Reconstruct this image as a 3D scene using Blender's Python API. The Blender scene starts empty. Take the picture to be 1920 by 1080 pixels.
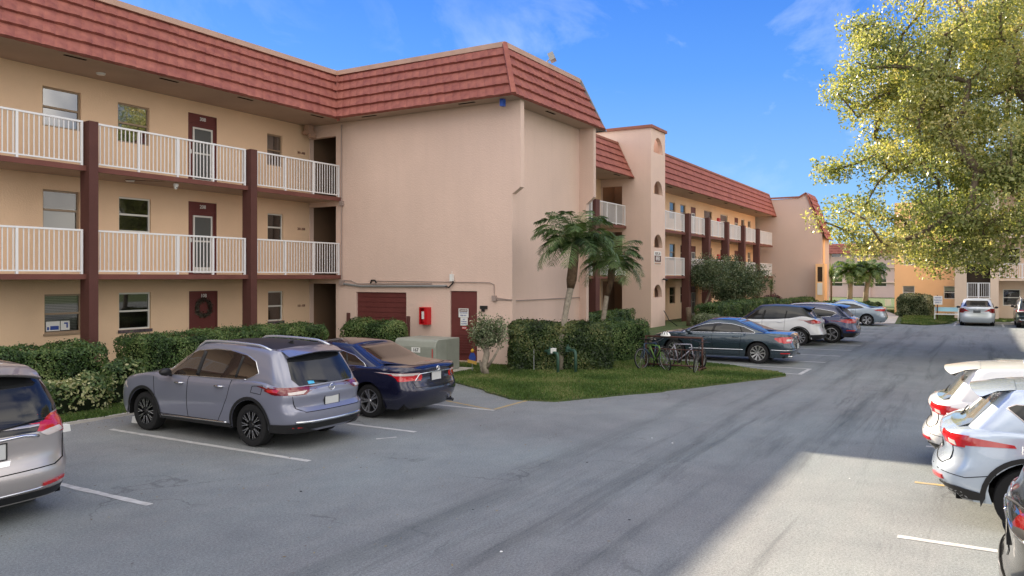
import bpy, bmesh, math, random
import numpy as np
from mathutils import Vector, Matrix, noise
from mathutils.bvhtree import BVHTree
random.seed(7); RNG = np.random.default_rng(7)
SC = bpy.context.scene
COL = SC.collection
# ---------------------------------------------------------------- camera
CAMH = 2.72
YAW = math.radians(30.509)
cam_d = bpy.data.cameras.new('camera')
cam = bpy.data.objects.new('camera', cam_d); COL.objects.link(cam)
cam.location = (0, 0, CAMH); cam.rotation_euler = (math.pi/2, 0, YAW-math.pi/2)
cam_d.sensor_width = 36; cam_d.lens = 1490/1920*36; cam_d.shift_y = -20/1920
cam_d.clip_start = .1; cam_d.clip_end = 3000
SC.camera = cam
# ---------------------------------------------------------------- light
SUN = Vector((8.22, 17.3, 10.0)).normalized()
w = bpy.data.worlds.new('World'); SC.world = w; w.use_nodes = True
nt = w.node_tree; nt.nodes.clear()
N = nt.nodes.new; Lk = nt.links.new
out = N('ShaderNodeOutputWorld'); bg = N('ShaderNodeBackground'); sky = N('ShaderNodeTexSky')
sky.sky_type = 'NISHITA'; sky.sun_disc = False
sky.sun_elevation = math.asin(SUN.z); sky.sun_rotation = math.atan2(SUN.x, SUN.y)
sky.air_density = 1.0; sky.dust_density = .2; sky.ozone_density = 3.0
SKS = .07; EXPO = 1.5; KS = 1/(SKS*2**EXPO)
bg.inputs['Strength'].default_value = SKS
tc = N('ShaderNodeTexCoord'); sep = N('ShaderNodeSeparateXYZ'); Lk(tc.outputs['Generated'], sep.inputs[0])
# deeper, more saturated blue than the raw model
tn = N('ShaderNodeMixRGB'); tn.blend_type = 'MULTIPLY'; tn.inputs[0].default_value = 1; tn.inputs[2].default_value = (.42, .74, 1.2, 1); Lk(sky.outputs[0], tn.inputs[1])
gr = N('ShaderNodeValToRGB'); e = gr.color_ramp.elements; e.new(.5); e.new(.2); e.new(.3)
for i, (p, c) in enumerate(((0, (.50,.71,.93)), (.10, (.30,.56,.93)), (.24, (.12,.35,.90)), (.34, (.06,.24,.86)), (.6, (.02,.14,.72)))): e[i].position = p; e[i].color = (c[0], c[1], c[2], 1)
Lk(sep.outputs[2], gr.inputs[0])
gm = N('ShaderNodeMixRGB'); gm.blend_type = 'MULTIPLY'; gm.inputs[0].default_value = 1; gm.inputs[2].default_value = (KS, KS, KS, 1); Lk(gr.outputs[0], gm.inputs[1])
sk = N('ShaderNodeMixRGB'); sk.inputs[0].default_value = .80; Lk(tn.outputs[0], sk.inputs[1]); Lk(gm.outputs[0], sk.inputs[2])
# thin wispy cirrus
mp = N('ShaderNodeMapping')
mp.inputs['Rotation'].default_value = (.25, .35, .5); mp.inputs['Scale'].default_value = (1.2, 4.0, 6.0)
nz = N('ShaderNodeTexNoise'); nz.inputs['Scale'].default_value = 1.3; nz.inputs['Detail'].default_value = 9; nz.inputs['Distortion'].default_value = .5
nz.inputs['Roughness'].default_value = .6
cr = N('ShaderNodeValToRGB'); cr.color_ramp.elements[0].position = .46; cr.color_ramp.elements[1].position = .80
nz2 = N('ShaderNodeTexNoise'); nz2.inputs['Scale'].default_value = 2.6; nz2.inputs['Detail'].default_value = 2
cr2 = N('ShaderNodeValToRGB'); cr2.color_ramp.elements[0].position = .38; cr2.color_ramp.elements[1].position = .56
mm = N('ShaderNodeMath'); mm.operation = 'MULTIPLY'
mx = N('ShaderNodeMixRGB'); mx.inputs['Color2'].default_value = (.72*KS*1.3, .83*KS*1.3, .98*KS*1.3, 1)
Lk(tc.outputs['Generated'], mp.inputs[0]); Lk(mp.outputs[0], nz.inputs['Vector']); Lk(nz.outputs[0], cr.inputs[0])
Lk(tc.outputs['Generated'], nz2.inputs['Vector']); Lk(nz2.outputs[0], cr2.inputs[0])
Lk(cr.outputs[0], mm.inputs[0]); Lk(cr2.outputs[0], mm.inputs[1]); Lk(mm.outputs[0], mx.inputs['Fac'])
Lk(sk.outputs[0], mx.inputs['Color1'])
# bright cloud bank added unseen behind the camera to fill the shaded facades
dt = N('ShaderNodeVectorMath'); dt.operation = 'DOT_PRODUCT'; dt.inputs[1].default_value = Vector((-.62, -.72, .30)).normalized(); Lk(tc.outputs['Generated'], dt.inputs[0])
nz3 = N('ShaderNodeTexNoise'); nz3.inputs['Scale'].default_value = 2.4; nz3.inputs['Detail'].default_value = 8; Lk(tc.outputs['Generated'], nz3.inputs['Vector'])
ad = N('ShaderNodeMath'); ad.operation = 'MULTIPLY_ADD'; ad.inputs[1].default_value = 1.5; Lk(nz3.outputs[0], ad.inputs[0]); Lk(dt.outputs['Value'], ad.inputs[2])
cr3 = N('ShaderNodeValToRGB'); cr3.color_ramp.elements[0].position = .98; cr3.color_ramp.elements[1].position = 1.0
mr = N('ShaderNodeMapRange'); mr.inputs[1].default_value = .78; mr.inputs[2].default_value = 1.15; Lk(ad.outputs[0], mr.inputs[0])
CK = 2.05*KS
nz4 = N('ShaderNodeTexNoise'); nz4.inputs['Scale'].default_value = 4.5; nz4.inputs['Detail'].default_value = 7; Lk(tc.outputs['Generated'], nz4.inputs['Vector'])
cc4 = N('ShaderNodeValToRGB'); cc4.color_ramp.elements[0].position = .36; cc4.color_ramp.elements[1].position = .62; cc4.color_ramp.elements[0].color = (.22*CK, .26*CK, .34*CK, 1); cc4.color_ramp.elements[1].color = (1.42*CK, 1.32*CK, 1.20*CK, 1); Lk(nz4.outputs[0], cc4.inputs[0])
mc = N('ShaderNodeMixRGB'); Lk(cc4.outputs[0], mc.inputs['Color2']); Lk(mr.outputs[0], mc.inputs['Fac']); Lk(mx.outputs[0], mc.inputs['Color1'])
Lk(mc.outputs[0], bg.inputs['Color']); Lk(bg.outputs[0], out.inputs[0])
sd = bpy.data.lights.new('sun', 'SUN'); sd.energy = 5; sd.angle = math.radians(.5); sd.color = (1, .85, .65)
so = bpy.data.objects.new('sun', sd); COL.objects.link(so); so.rotation_euler = SUN.to_track_quat('Z', 'Y').to_euler(); so.location = (0, 0, 40)
SC.view_settings.view_transform = 'Standard'; SC.view_settings.look = 'None'
SC.view_settings.exposure = EXPO; SC.view_settings.gamma = 1.0
SC.cycles.max_bounces = 8; SC.cycles.transparent_max_bounces = 12
SC.cycles.caustics_reflective = False; SC.cycles.caustics_refractive = False
# ---------------------------------------------------------------- helpers
ORG = {}
def tag(o, label=None, cat=None, group=None, kind=None):
    if label: o['label'] = label
    if cat: o['category'] = cat
    if group: o['group'] = group
    if kind: o['kind'] = kind
    return o
def empty(name, loc, rz=0, label=None, cat=None, group=None, local=False):
    o = bpy.data.objects.new(name, None); COL.objects.link(o)
    o.location = loc; o.rotation_euler = (0, 0, rz); o.empty_display_size = .3
    ORG[o.name] = Vector((0, 0, 0)) if (local or rz) else Vector(loc)
    return tag(o, label, cat, group)
def link(name, me, parent=None, org=None):
    o = bpy.data.objects.new(name, me); COL.objects.link(o)
    org = Vector(org) if org is not None else Vector((0, 0, 0))
    if parent is not None:
        o.parent = parent; o.location = org - ORG[parent.name]
    else: o.location = org
    ORG[o.name] = org
    return o
class MB:
    def __init__(s): s.v = []; s.f = []; s.m = []; s.cur = 0
    def add(s, vs, fs):
        b = len(s.v); s.v.extend([tuple(p) for p in vs]); s.f.extend([tuple(b+i for i in f) for f in fs]); s.m.extend([s.cur]*len(fs)); return s
    def box(s, x0, x1, y0, y1, z0, z1):
        return s.add([(x0,y0,z0),(x1,y0,z0),(x1,y1,z0),(x0,y1,z0),(x0,y0,z1),(x1,y0,z1),(x1,y1,z1),(x0,y1,z1)],
            [(0,3,2,1),(4,5,6,7),(0,1,5,4),(1,2,6,5),(2,3,7,6),(3,0,4,7)])
    def quad(s, a, b, c, d): return s.add([a, b, c, d], [(0,1,2,3)])
    def poly(s, pts): return s.add(pts, [tuple(range(len(pts)))])
    def prism(s, pts, d):   # planar polygon swept by vector d
        n = len(pts); d = Vector(d); q = [Vector(p) for p in pts]
        return s.add(q+[p+d for p in q], [tuple(range(n))[::-1], tuple(range(n, 2*n))]+[(i, (i+1)%n, n+(i+1)%n, n+i) for i in range(n)])
    def tube(s, pts, r, n=8, cap=True):
        pts = [Vector(p) for p in pts]; k = len(pts); rs = r if hasattr(r, '__len__') else [r]*k
        ref = None; vs = []
        for i, p in enumerate(pts):
            d = (pts[min(i+1, k-1)]-pts[max(i-1, 0)]); d = d.normalized() if d.length > 1e-9 else Vector((0,0,1))
            if ref is None: ref = d.orthogonal().normalized()
            ref = (ref-d*ref.dot(d)); ref = ref.normalized() if ref.length > 1e-6 else d.orthogonal().normalized()
            b = d.cross(ref)
            for j in range(n):
                a = 2*math.pi*j/n; vs.append(p+(ref*math.cos(a)+b*math.sin(a))*rs[i])
        fs = [(i*n+j, i*n+(j+1)%n, (i+1)*n+(j+1)%n, (i+1)*n+j) for i in range(k-1) for j in range(n)]
        if cap: fs += [tuple(range(n))[::-1], tuple((k-1)*n+j for j in range(n))]
        return s.add(vs, fs)
    def lathe(s, prof, n=24, ax='z', c=(0,0,0)):   # prof list (r,h)
        vs = []
        for r, h in prof:
            for j in range(n):
                a = 2*math.pi*j/n; p = (r*math.cos(a), r*math.sin(a), h)
                if ax == 'y': p = (p[0], p[2], p[1])
                if ax == 'x': p = (p[2], p[0], p[1])
                vs.append((p[0]+c[0], p[1]+c[1], p[2]+c[2]))
        k = len(prof)
        return s.add(vs, [(i*n+j, i*n+(j+1)%n, (i+1)*n+(j+1)%n, (i+1)*n+j) for i in range(k-1) for j in range(n)])
    def grid(s, rows):
        m = len(rows[0]); vs = [p for r in rows for p in r]
        return s.add(vs, [(i*m+j, i*m+j+1, (i+1)*m+j+1, (i+1)*m+j) for i in range(len(rows)-1) for j in range(m-1)])
    def build(s, name, mats, parent=None, smooth=False, org=None, fix=True, ang=None):
        if not isinstance(mats, (list, tuple)): mats = [mats]
        V = np.array(s.v, dtype=float)
        if org is None:
            org = Vector(((V[:,0].min()+V[:,0].max())/2, (V[:,1].min()+V[:,1].max())/2, V[:,2].min()))
        else: org = Vector(org)
        V = V-np.array(org)
        me = bpy.data.meshes.new(name); me.from_pydata(V.tolist(), [], s.f)
        for q in mats: me.materials.append(q)
        me.polygons.foreach_set('material_index', s.m)
        if fix:
            bm = bmesh.new(); bm.from_mesh(me); bmesh.ops.recalc_face_normals(bm, faces=bm.faces[:]); bm.to_mesh(me); bm.free()
        if smooth:
            me.shade_smooth()
            if ang: me.set_sharp_from_angle(angle=math.radians(ang))
        me.update()
        return link(name, me, parent, org)
def fastmesh(name, V, F, rnd=None, mats=None):   # V (n,3), F (m,k) same k
    me = bpy.data.meshes.new(name); k = F.shape[1]
    me.vertices.add(len(V)); me.vertices.foreach_set('co', V.astype(np.float32).ravel())
    me.loops.add(F.size); me.loops.foreach_set('vertex_index', F.astype(np.int32).ravel())
    me.polygons.add(len(F)); me.polygons.foreach_set('loop_start', np.arange(0, F.size, k, dtype=np.int32))
    me.polygons.foreach_set('loop_total', np.full(len(F), k, dtype=np.int32))
    me.update(calc_edges=True); me.validate()
    if rnd is not None:
        a = me.attributes.new('rnd', 'FLOAT', 'FACE'); a.data.foreach_set('value', rnd.astype(np.float32))
    for q in (mats or []): me.materials.append(q)
    return me
# ---------------------------------------------------------------- materials
MATS = {}
def mat(name, col, rough=.7, spec=.4, metal=0, var=0, vs=1.5, bump=0, bs=60, coat=0, col2=None, streak=0, alpha=None, crough=.03):
    if name in MATS: return MATS[name]
    m = bpy.data.materials.new(name); m.use_nodes = True; nt = m.node_tree; b = nt.nodes['Principled BSDF']
    b.inputs['Base Color'].default_value = (*col, 1); b.inputs['Roughness'].default_value = rough
    b.inputs['Specular IOR Level'].default_value = spec; b.inputs['Metallic'].default_value = metal
    if coat: b.inputs['Coat Weight'].default_value = coat; b.inputs['Coat Roughness'].default_value = crough
    N = nt.nodes.new; L = nt.links.new
    if var or bump or streak: geo = N('ShaderNodeNewGeometry')
    if var:
        n = N('ShaderNodeTexNoise'); n.inputs['Scale'].default_value = vs; n.inputs['Detail'].default_value = 6; n.inputs['Roughness'].default_value = .6
        L(geo.outputs['Position'], n.inputs['Vector'])
        mx = N('ShaderNodeMixRGB'); c2 = col2 or tuple(c*(1-var) for c in col); c1 = col if col2 else tuple(min(1, c*(1+var)) for c in col)
        mx.inputs['Color1'].default_value = (*c1, 1); mx.inputs['Color2'].default_value = (*c2, 1)
        rp = N('ShaderNodeValToRGB'); rp.color_ramp.elements[0].position = .3; rp.color_ramp.elements[1].position = .7
        L(n.outputs[0], rp.inputs[0]); L(rp.outputs[0], mx.inputs['Fac']); last = mx.outputs[0]
        if streak:   # rain streaks, thin vertical
            mpn = N('ShaderNodeMapping'); mpn.inputs['Scale'].default_value = (3.2, 3.2, .22); L(geo.outputs['Position'], mpn.inputs[0])
            n3 = N('ShaderNodeTexNoise'); n3.inputs['Scale'].default_value = 1.6; n3.inputs['Detail'].default_value = 5; L(mpn.outputs[0], n3.inputs['Vector'])
            r3 = N('ShaderNodeValToRGB'); r3.color_ramp.elements[0].position = .45; r3.color_ramp.elements[1].position = .8
            r3.color_ramp.elements[0].color = (1,1,1,1); r3.color_ramp.elements[1].color = (1-streak,)*3+(1,)
            m3 = N('ShaderNodeMixRGB'); m3.blend_type = 'MULTIPLY'; m3.inputs['Fac'].default_value = 1
            L(n3.outputs[0], r3.inputs[0]); L(last, m3.inputs['Color1']); L(r3.outputs[0], m3.inputs['Color2']); last = m3.outputs[0]
        L(last, b.inputs['Base Color'])
    if bump:
        n2 = N('ShaderNodeTexNoise'); n2.inputs['Scale'].default_value = bs; n2.inputs['Detail'].default_value = 4
        L(geo.outputs['Position'], n2.inputs['Vector'])
        bp = N('ShaderNodeBump'); bp.inputs['Strength'].default_value = bump; bp.inputs['Distance'].default_value = .02
        L(n2.outputs[0], bp.inputs['Height']); L(bp.outputs[0], b.inputs['Normal'])
    MATS[name] = m; return m
def leafmat(name, cols, trans=.35, rough=.5):
    m = bpy.data.materials.new(name); m.use_nodes = True; nt = m.node_tree; b = nt.nodes['Principled BSDF']; o = nt.nodes['Material Output']
    N = nt.nodes.new; L = nt.links.new
    at = N('ShaderNodeAttribute'); at.attribute_name = 'rnd'; r = N('ShaderNodeValToRGB'); L(at.outputs['Fac'], r.inputs[0])
    e = r.color_ramp.elements
    while len(e) < len(cols): e.new(.5)
    for i, c in enumerate(cols): e[i].position = i/(len(cols)-1); e[i].color = (*c, 1)
    b.inputs['Roughness'].default_value = rough; b.inputs['Specular IOR Level'].default_value = .35
    t = N('ShaderNodeBsdfTranslucent'); mx = N('ShaderNodeMixShader'); mx.inputs[0].default_value = trans
    g = N('ShaderNodeMixRGB'); g.blend_type = 'MULTIPLY'; g.inputs[0].default_value = 1; g.inputs[2].default_value = (1.35, 1.25, .6, 1)
    L(r.outputs[0], b.inputs['Base Color']); L(r.outputs[0], g.inputs[1]); L(g.outputs[0], t.inputs[0])
    L(b.outputs[0], mx.inputs[1]); L(t.outputs[0], mx.inputs[2]); L(mx.outputs[0], o.inputs[0]); return m
def glassmat(name, tint=(.66,.70,.70), refl=(1,1,1), rough=.02, see=.88, body=(.02,.022,.02), ior=1.9):
    m = bpy.data.materials.new(name); m.use_nodes = True; nt = m.node_tree; nt.nodes.remove(nt.nodes['Principled BSDF']); o = nt.nodes['Material Output']
    N = nt.nodes.new; L = nt.links.new
    tr = N('ShaderNodeBsdfTransparent'); tr.inputs[0].default_value = (*tint, 1)
    df = N('ShaderNodeBsdfDiffuse'); df.inputs[0].default_value = (*body, 1)
    gl = N('ShaderNodeBsdfGlossy'); gl.inputs['Roughness'].default_value = rough; gl.inputs[0].default_value = (*refl, 1)
    m1 = N('ShaderNodeMixShader'); m1.inputs[0].default_value = see
    m2 = N('ShaderNodeMixShader'); fr = N('ShaderNodeFresnel'); fr.inputs[0].default_value = ior
    L(df.outputs[0], m1.inputs[1]); L(tr.outputs[0], m1.inputs[2]); L(fr.outputs[0], m2.inputs[0]); L(m1.outputs[0], m2.inputs[1]); L(gl.outputs[0], m2.inputs[2]); L(m2.outputs[0], o.inputs[0])
    return m
M_wall = mat('stucco_pink', (.73,.55,.465), .92, .2, var=.07, vs=.28, bump=.55, bs=26, streak=.03)
M_corr = mat('stucco_bounce_warm', (.83,.60,.41), .92, .2, var=.05, vs=.5, bump=.4, bs=26)  # outer wall stucco again, with warm bounce light mixed into its colour
M_cream = mat('stucco_cream', (.72,.57,.45), .92, .2, var=.05, vs=.4, bump=.4, bs=26, streak=.03)
M_orange = mat('stucco_orange', (.86,.56,.31), .92, .2, var=.05, vs=.5, bump=.4, bs=26)
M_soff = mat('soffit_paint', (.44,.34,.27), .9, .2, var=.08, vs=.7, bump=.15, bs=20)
M_brown = mat('brown_paint', (.105,.042,.036), .75, .3, var=.12, vs=1.2, bump=.4, bs=30)
M_slab = mat('brown_fascia', (.17,.065,.053), .8, .3, var=.14, vs=1.6, bump=.2, bs=30)
M_tile = mat('roof_tile', (.37,.135,.10), .8, .25, var=.22, vs=2.6, col2=(.25,.08,.066), bump=.3, bs=25, streak=.22)
M_tileu = mat('roof_tile_gap', (.07,.02,.018), .9, .1)
M_flash = mat('flashing', (.50,.33,.25), .6, .4, var=.1)
M_rustfl = mat('coping', (.30,.12,.085), .7, .3, var=.15)
M_rail = mat('white_rail', (.80,.80,.82), .35, .5)
M_frameW = mat('white_frame', (.72,.72,.68), .4, .5)
M_frameB = mat('bronze_frame', (.33,.24,.16), .45, .5)
M_dark = mat('dark_void', (.03,.024,.02), .95, .1)
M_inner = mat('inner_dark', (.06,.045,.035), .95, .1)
M_blind = mat('blind', (.62,.58,.52), .6, .3)
M_blindo = mat('blind_old', (.42,.40,.33), .6, .3)
M_door = mat('door_paint', (.14,.035,.032), .55, .4, var=.1, vs=2, bump=.15, bs=12)
M_white = mat('white_paint', (.78,.78,.76), .5, .4)
M_black = mat('black_plastic', (.018,.018,.018), .5, .4)
M_sill = mat('tile_sill', (.16,.12,.13), .6, .3, var=.5, vs=14, col2=(.04,.035,.05))
M_glass = glassmat('window_glass')
M_glassb = glassmat('window_glass_blue', tint=(.45,.5,.55), see=.8, ior=3.2)
M_line = None
M_grey = mat('grey_metal', (.30,.31,.32), .45, .5, metal=.3)
M_pipe = mat('conduit', (.36,.28,.25), .5, .4)
M_conc = mat('concrete', (.50,.47,.42), .9, .2, var=.15, vs=3, bump=.3, bs=40)
M_red = mat('red_box', (.55,.012,.018), .35, .5)
M_bark = mat('bark', (.15,.115,.085), .95, .1, var=.3, vs=9, bump=.8, bs=18)
M_barkg = mat('palm_bark', (.30,.26,.21), .95, .1, var=.3, vs=12, bump=.7, bs=22)
def textobj(body, size, m, parent, origin, xdir, ydir, name='number', depth=.004, align='CENTER'):
    cu = bpy.data.curves.new('t', 'FONT'); cu.body = body; cu.size = size; cu.extrude = depth/2; cu.align_x = align; cu.align_y = 'CENTER'
    cu.offset = size*.015
    t = bpy.data.objects.new('t', cu); COL.objects.link(t); dg = bpy.context.evaluated_depsgraph_get()
    me = bpy.data.meshes.new_from_object(t.evaluated_get(dg)); bpy.data.objects.remove(t)
    X = Vector(xdir).normalized(); Y = Vector(ydir).normalized(); Z = X.cross(Y)
    me.transform(Matrix((X, Y, Z)).transposed().to_4x4()); me.materials.clear(); me.materials.append(m); me.name = name
    return link(name, me, parent, origin)
def group_leaves(P, size, asp=.5, up=.0, nrm=None, sj=.35):
    n = len(P); a = RNG.normal(size=(n,3)); a /= np.linalg.norm(a, axis=1)[:,None]
    if nrm is not None:
        nn = nrm+RNG.normal(size=(n,3))*.55; nn /= np.linalg.norm(nn, axis=1)[:,None]
        a = a-nn*(a*nn).sum(1)[:,None]; a /= np.linalg.norm(a, axis=1)[:,None]; b = np.cross(nn, a)
    else:
        r = RNG.normal(size=(n,3)); b = np.cross(a, r); b /= np.linalg.norm(b, axis=1)[:,None]
    s = size*(1+RNG.uniform(-sj, sj, n))[:,None]
    V = np.stack([P-a*s*.5, P+b*s*asp*.5, P+a*s*.5, P-b*s*asp*.5], 1).reshape(-1,3)
    return V, np.arange(4*n).reshape(n,4)
def leafobj(name, P, size, m, parent=None, asp=.5, nrm=None, clump=.35, cs=1.2, org=None, bias=0):
    V, F = group_leaves(P, size, asp, nrm=nrm)
    k = np.array([noise.noise(Vector(p)*cs) for p in P]); rnd = np.clip(.5+k*clump*1.6+RNG.normal(size=len(P))*.2+bias, 0, 1)
    org = Vector(org) if org is not None else Vector(P.mean(0))
    me = fastmesh(name, V-np.array(org), F, rnd, [m]); return link(name, me, parent, org)
# ================================================================ ground
def shape_sheet(name, pts, z, m, holes=None):
    b = MB(); b.poly([(x, y, z) for x, y in pts]); o = b.build(name, m, org=(pts[0][0], pts[0][1], z), fix=False)
    me = o.data
    if me.polygons[0].normal.z < 0: me.flip_normals()
    return tag(o, kind='structure')
def asphalt():
    m = bpy.data.materials.new('asphalt'); m.use_nodes = True; nt = m.node_tree; b = nt.nodes['Principled BSDF']; N = nt.nodes.new; L = nt.links.new
    g = N('ShaderNodeNewGeometry')
    def noi(sc, det=5, vec=None, rough=.6, dist=0):
        n = N('ShaderNodeTexNoise'); n.inputs['Scale'].default_value = sc; n.inputs['Detail'].default_value = det; n.inputs['Roughness'].default_value = rough
        n.inputs['Distortion'].default_value = dist
        L(vec or g.outputs['Position'], n.inputs['Vector']); return n.outputs[0]
    def ramp(i, p0, p1, c0, c1):
        r = N('ShaderNodeValToRGB'); e = r.color_ramp.elements; e[0].position = p0; e[1].position = p1; e[0].color = (*c0, 1); e[1].color = (*c1, 1); L(i, r.inputs[0]); return r.outputs[0]
    def mul(a, c, f=1):
        x = N('ShaderNodeMixRGB'); x.blend_type = 'MULTIPLY'; x.inputs[0].default_value = f; L(a, x.inputs[1]); L(c, x.inputs[2]); return x.outputs[0]
    base = ramp(noi(.22, 6), .3, .72, (.185,.20,.205), (.305,.315,.308))
    base = mul(base, ramp(noi(1.3, 6, rough=.7), .3, .7, (.86,.86,.87), (1.08,1.07,1.05)))
    base = mul(base, ramp(noi(38, 3), .25, .75, (.66,.66,.66), (1.28,1.28,1.28)))
    base = mul(base, ramp(noi(120, 2), .3, .7, (.60,.60,.60), (1.35,1.35,1.35)))
    # tyre streaks following the lane
    mp = N('ShaderNodeMapping'); mp.inputs['Rotation'].default_value = (0, 0, .06); mp.inputs['Scale'].default_value = (.09, 1.5, 1); L(g.outputs['Position'], mp.inputs[0])
    st = ramp(noi(1.0, 7, mp.outputs[0], .72, .5), .52, .70, (1,1,1), (.46,.48,.49))
    sx = N('ShaderNodeSeparateXYZ'); L(g.outputs['Position'], sx.inputs[0])
    band = N('ShaderNodeMapRange'); band.inputs[1].default_value = 6.5; band.inputs[2].default_value = 4.0; L(sx.outputs[1], band.inputs[0])
    x = N('ShaderNodeMixRGB'); x.blend_type = 'MULTIPLY'; L(band.outputs[0], x.inputs[0]); L(base, x.inputs[1]); L(st, x.inputs[2]); base = x.outputs[0]
    # worn wheel tracks along the lane
    wn = N('ShaderNodeMath'); wn.operation = 'MULTIPLY_ADD'; wn.inputs[1].default_value = .9; L(noi(.28, 3), wn.inputs[0]); L(sx.outputs[1], wn.inputs[2])
    r = N('ShaderNodeValToRGB'); mr = N('ShaderNodeMapRange'); mr.inputs[1].default_value = .45; mr.inputs[2].default_value = 8.45; L(wn.outputs[0], mr.inputs[0]); L(mr.outputs[0], r.inputs[0])
    e = r.color_ramp.elements; pos = [(0,1),(.27,1),(.30,.74),(.33,1),(.375,.98),(.40,.70),(.425,1),(.485,1.04),(.515,.62),(.545,.95),(.60,1.06),(.68,.80),(.72,1),(1,1)]
    while len(e) < len(pos): e.new(.5)
    for i_, (p_, c_) in enumerate(pos): e[i_].position = p_; e[i_].color = (c_*.97, c_, c_, 1)
    mp2 = N('ShaderNodeMapping'); mp2.inputs['Scale'].default_value = (.16, 2.2, 1); L(g.outputs['Position'], mp2.inputs[0])
    x = N('ShaderNodeMixRGB'); x.blend_type = 'MULTIPLY'; L(ramp(noi(1.0, 6, mp2.outputs[0], .7, .3), .40, .62, (0,0,0), (1,1,1)), x.inputs[0]); L(base, x.inputs[1]); L(r.outputs[0], x.inputs[2]); base = x.outputs[0]
    base = mul(base, ramp(noi(.11, 3), .38, .62, (1.04,1.0,.99), (.86,.92,.95)))
    # oil drips under the stalls
    base = mul(base, ramp(noi(2.9, 5, rough=.6), .70, .80, (1,1,1), (.55,.53,.52)))
    # fine cracks
    vo = N('ShaderNodeTexVoronoi'); vo.feature = 'DISTANCE_TO_EDGE'; vo.inputs['Scale'].default_value = .33
    wv = N('ShaderNodeTexNoise'); wv.inputs['Scale'].default_value = 1.7; wv.inputs['Detail'].default_value = 6; L(g.outputs['Position'], wv.inputs['Vector'])
    ad = N('ShaderNodeMixRGB'); ad.blend_type = 'ADD'; ad.inputs[0].default_value = .8; L(g.outputs['Position'], ad.inputs[1]); L(wv.outputs[1], ad.inputs[2]); L(ad.outputs[0], vo.inputs['Vector'])
    ck = ramp(vo.outputs[0], .0, .006, (.62,.62,.62), (1,1,1)); 
    x = N('ShaderNodeMixRGB'); x.blend_type = 'MULTIPLY'; L(ramp(noi(.5, 2), .5, .6, (0,0,0), (1,1,1)), x.inputs[0]); L(base, x.inputs[1]); L(ck, x.inputs[2]); base = x.outputs[0]
    L(base, b.inputs['Base Color']); b.inputs['Roughness'].default_value = .85; b.inputs['Specular IOR Level'].default_value = .35
    bp = N('ShaderNodeBump'); bp.inputs['Strength'].default_value = .55; bp.inputs['Distance'].default_value = .012
    L(noi(90, 3), bp.inputs['Height']); L(bp.outputs[0], b.inputs['Normal']); return m
M_asph = asphalt()
def soilmat(name, c0, c1, c2):
    m = bpy.data.materials.new(name); m.use_nodes = True; nt = m.node_tree; b = nt.nodes['Principled BSDF']; N = nt.nodes.new; L = nt.links.new
    g = N('ShaderNodeNewGeometry'); n = N('ShaderNodeTexNoise'); n.inputs['Scale'].default_value = .9; n.inputs['Detail'].default_value = 8; n.inputs['Roughness'].default_value = .75
    L(g.outputs['Position'], n.inputs['Vector']); r = N('ShaderNodeValToRGB'); e = r.color_ramp.elements; e.new(.5)
    for i, (p, c) in enumerate(((.32, c0), (.5, c1), (.68, c2))): e[i].position = p; e[i].color = (*c, 1)
    L(n.outputs[0], r.inputs[0]); L(r.outputs[0], b.inputs['Base Color']); b.inputs['Roughness'].default_value = .95
    n2 = N('ShaderNodeTexNoise'); n2.inputs['Scale'].default_value = 30; L(g.outputs['Position'], n2.inputs['Vector'])
    bp = N('ShaderNodeBump'); bp.inputs['Strength'].default_value = .8; bp.inputs['Distance'].default_value = .04; L(n2.outputs[0], bp.inputs['Height']); L(bp.outputs[0], b.inputs['Normal'])
    return m
M_lawn = soilmat('lawn_soil', (.045,.075,.02), (.07,.11,.03), (.12,.12,.055))
# wide ground sheet reaching the horizon
xs = sorted(set([-900,-300,-100,-50]+list(range(-20,141,5))+[180,300,600,1500])); ys = sorted(set([-900,-300,-100]+list(range(-60,61,6))+[100,300,900]))
b = MB(); b.grid([[(x, y, -.03-.9*min(1, max(0, (x-78)/45))-.0) for y in ys] for x in xs]); g = b.build('ground', M_lawn, fix=False, smooth=True, org=(0,0,0))
if g.data.polygons[0].normal.z < 0: g.data.flip_normals()
tag(g, kind='structure')
road_pts = [(-40,-40),(62,-40),(62,-2.2),(56.2,-1.5),(56.2,1.3),(53,1.45),(50.5,2.6),(51.3,4.4),(50,6.6),(49.8,11.6),(23.2,11.6),(15.0,14.47),(-40,14.47)]
shape_sheet('road', road_pts, 0, M_asph)
M_paint = mat('line_paint', (.62,.62,.60), .7, .3, var=.2, vs=7, col2=(.40,.39,.37), bump=.3, bs=80)
M_yel = mat('yellow_paint', (.46,.33,.12), .8, .3, var=.3, vs=6, col2=(.33,.28,.2))
def worn_line(x0, y0, x1, y1, wd=.1, m=None, name='parking_line'):
    d = Vector((x1-x0, y1-y0)); n = max(4, int(d.length/.12)); L_ = []; R_ = []; p = Vector((-d.y, d.x)).normalized()
    for i in range(n+1):
        q = Vector((x0, y0))+d*i/n; j = random.uniform(-.008, .008); k = random.uniform(-.008, .008)
        L_.append((q.x+p.x*(wd/2+j), q.y+p.y*(wd/2+j), .004)); R_.append((q.x-p.x*(wd/2+k), q.y-p.y*(wd/2+k), .004))
    b = MB(); b.grid([L_, R_]); o = b.build(name, m or M_paint, fix=False, org=(x0, y0, .004))
    if o.data.polygons[0].normal.z < 0: o.data.flip_normals()
    return tag(o, kind='structure')
for u in (.75, 3.38, 5.98, 8.6, 11.17, 13.8): worn_line(u, 8.55, u, 13.4)
for u, e in ((24.8, 4.39), (26.9, 4.25), (29.33, 4.16), (31.8, 4.1), (34.3, 4.1), (36.8, 4.1), (39.3, 4.1), (41.8, 4.1), (44.3, 4.1), (46.8, 4.2)): worn_line(u, e, u, 8.9)
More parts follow.
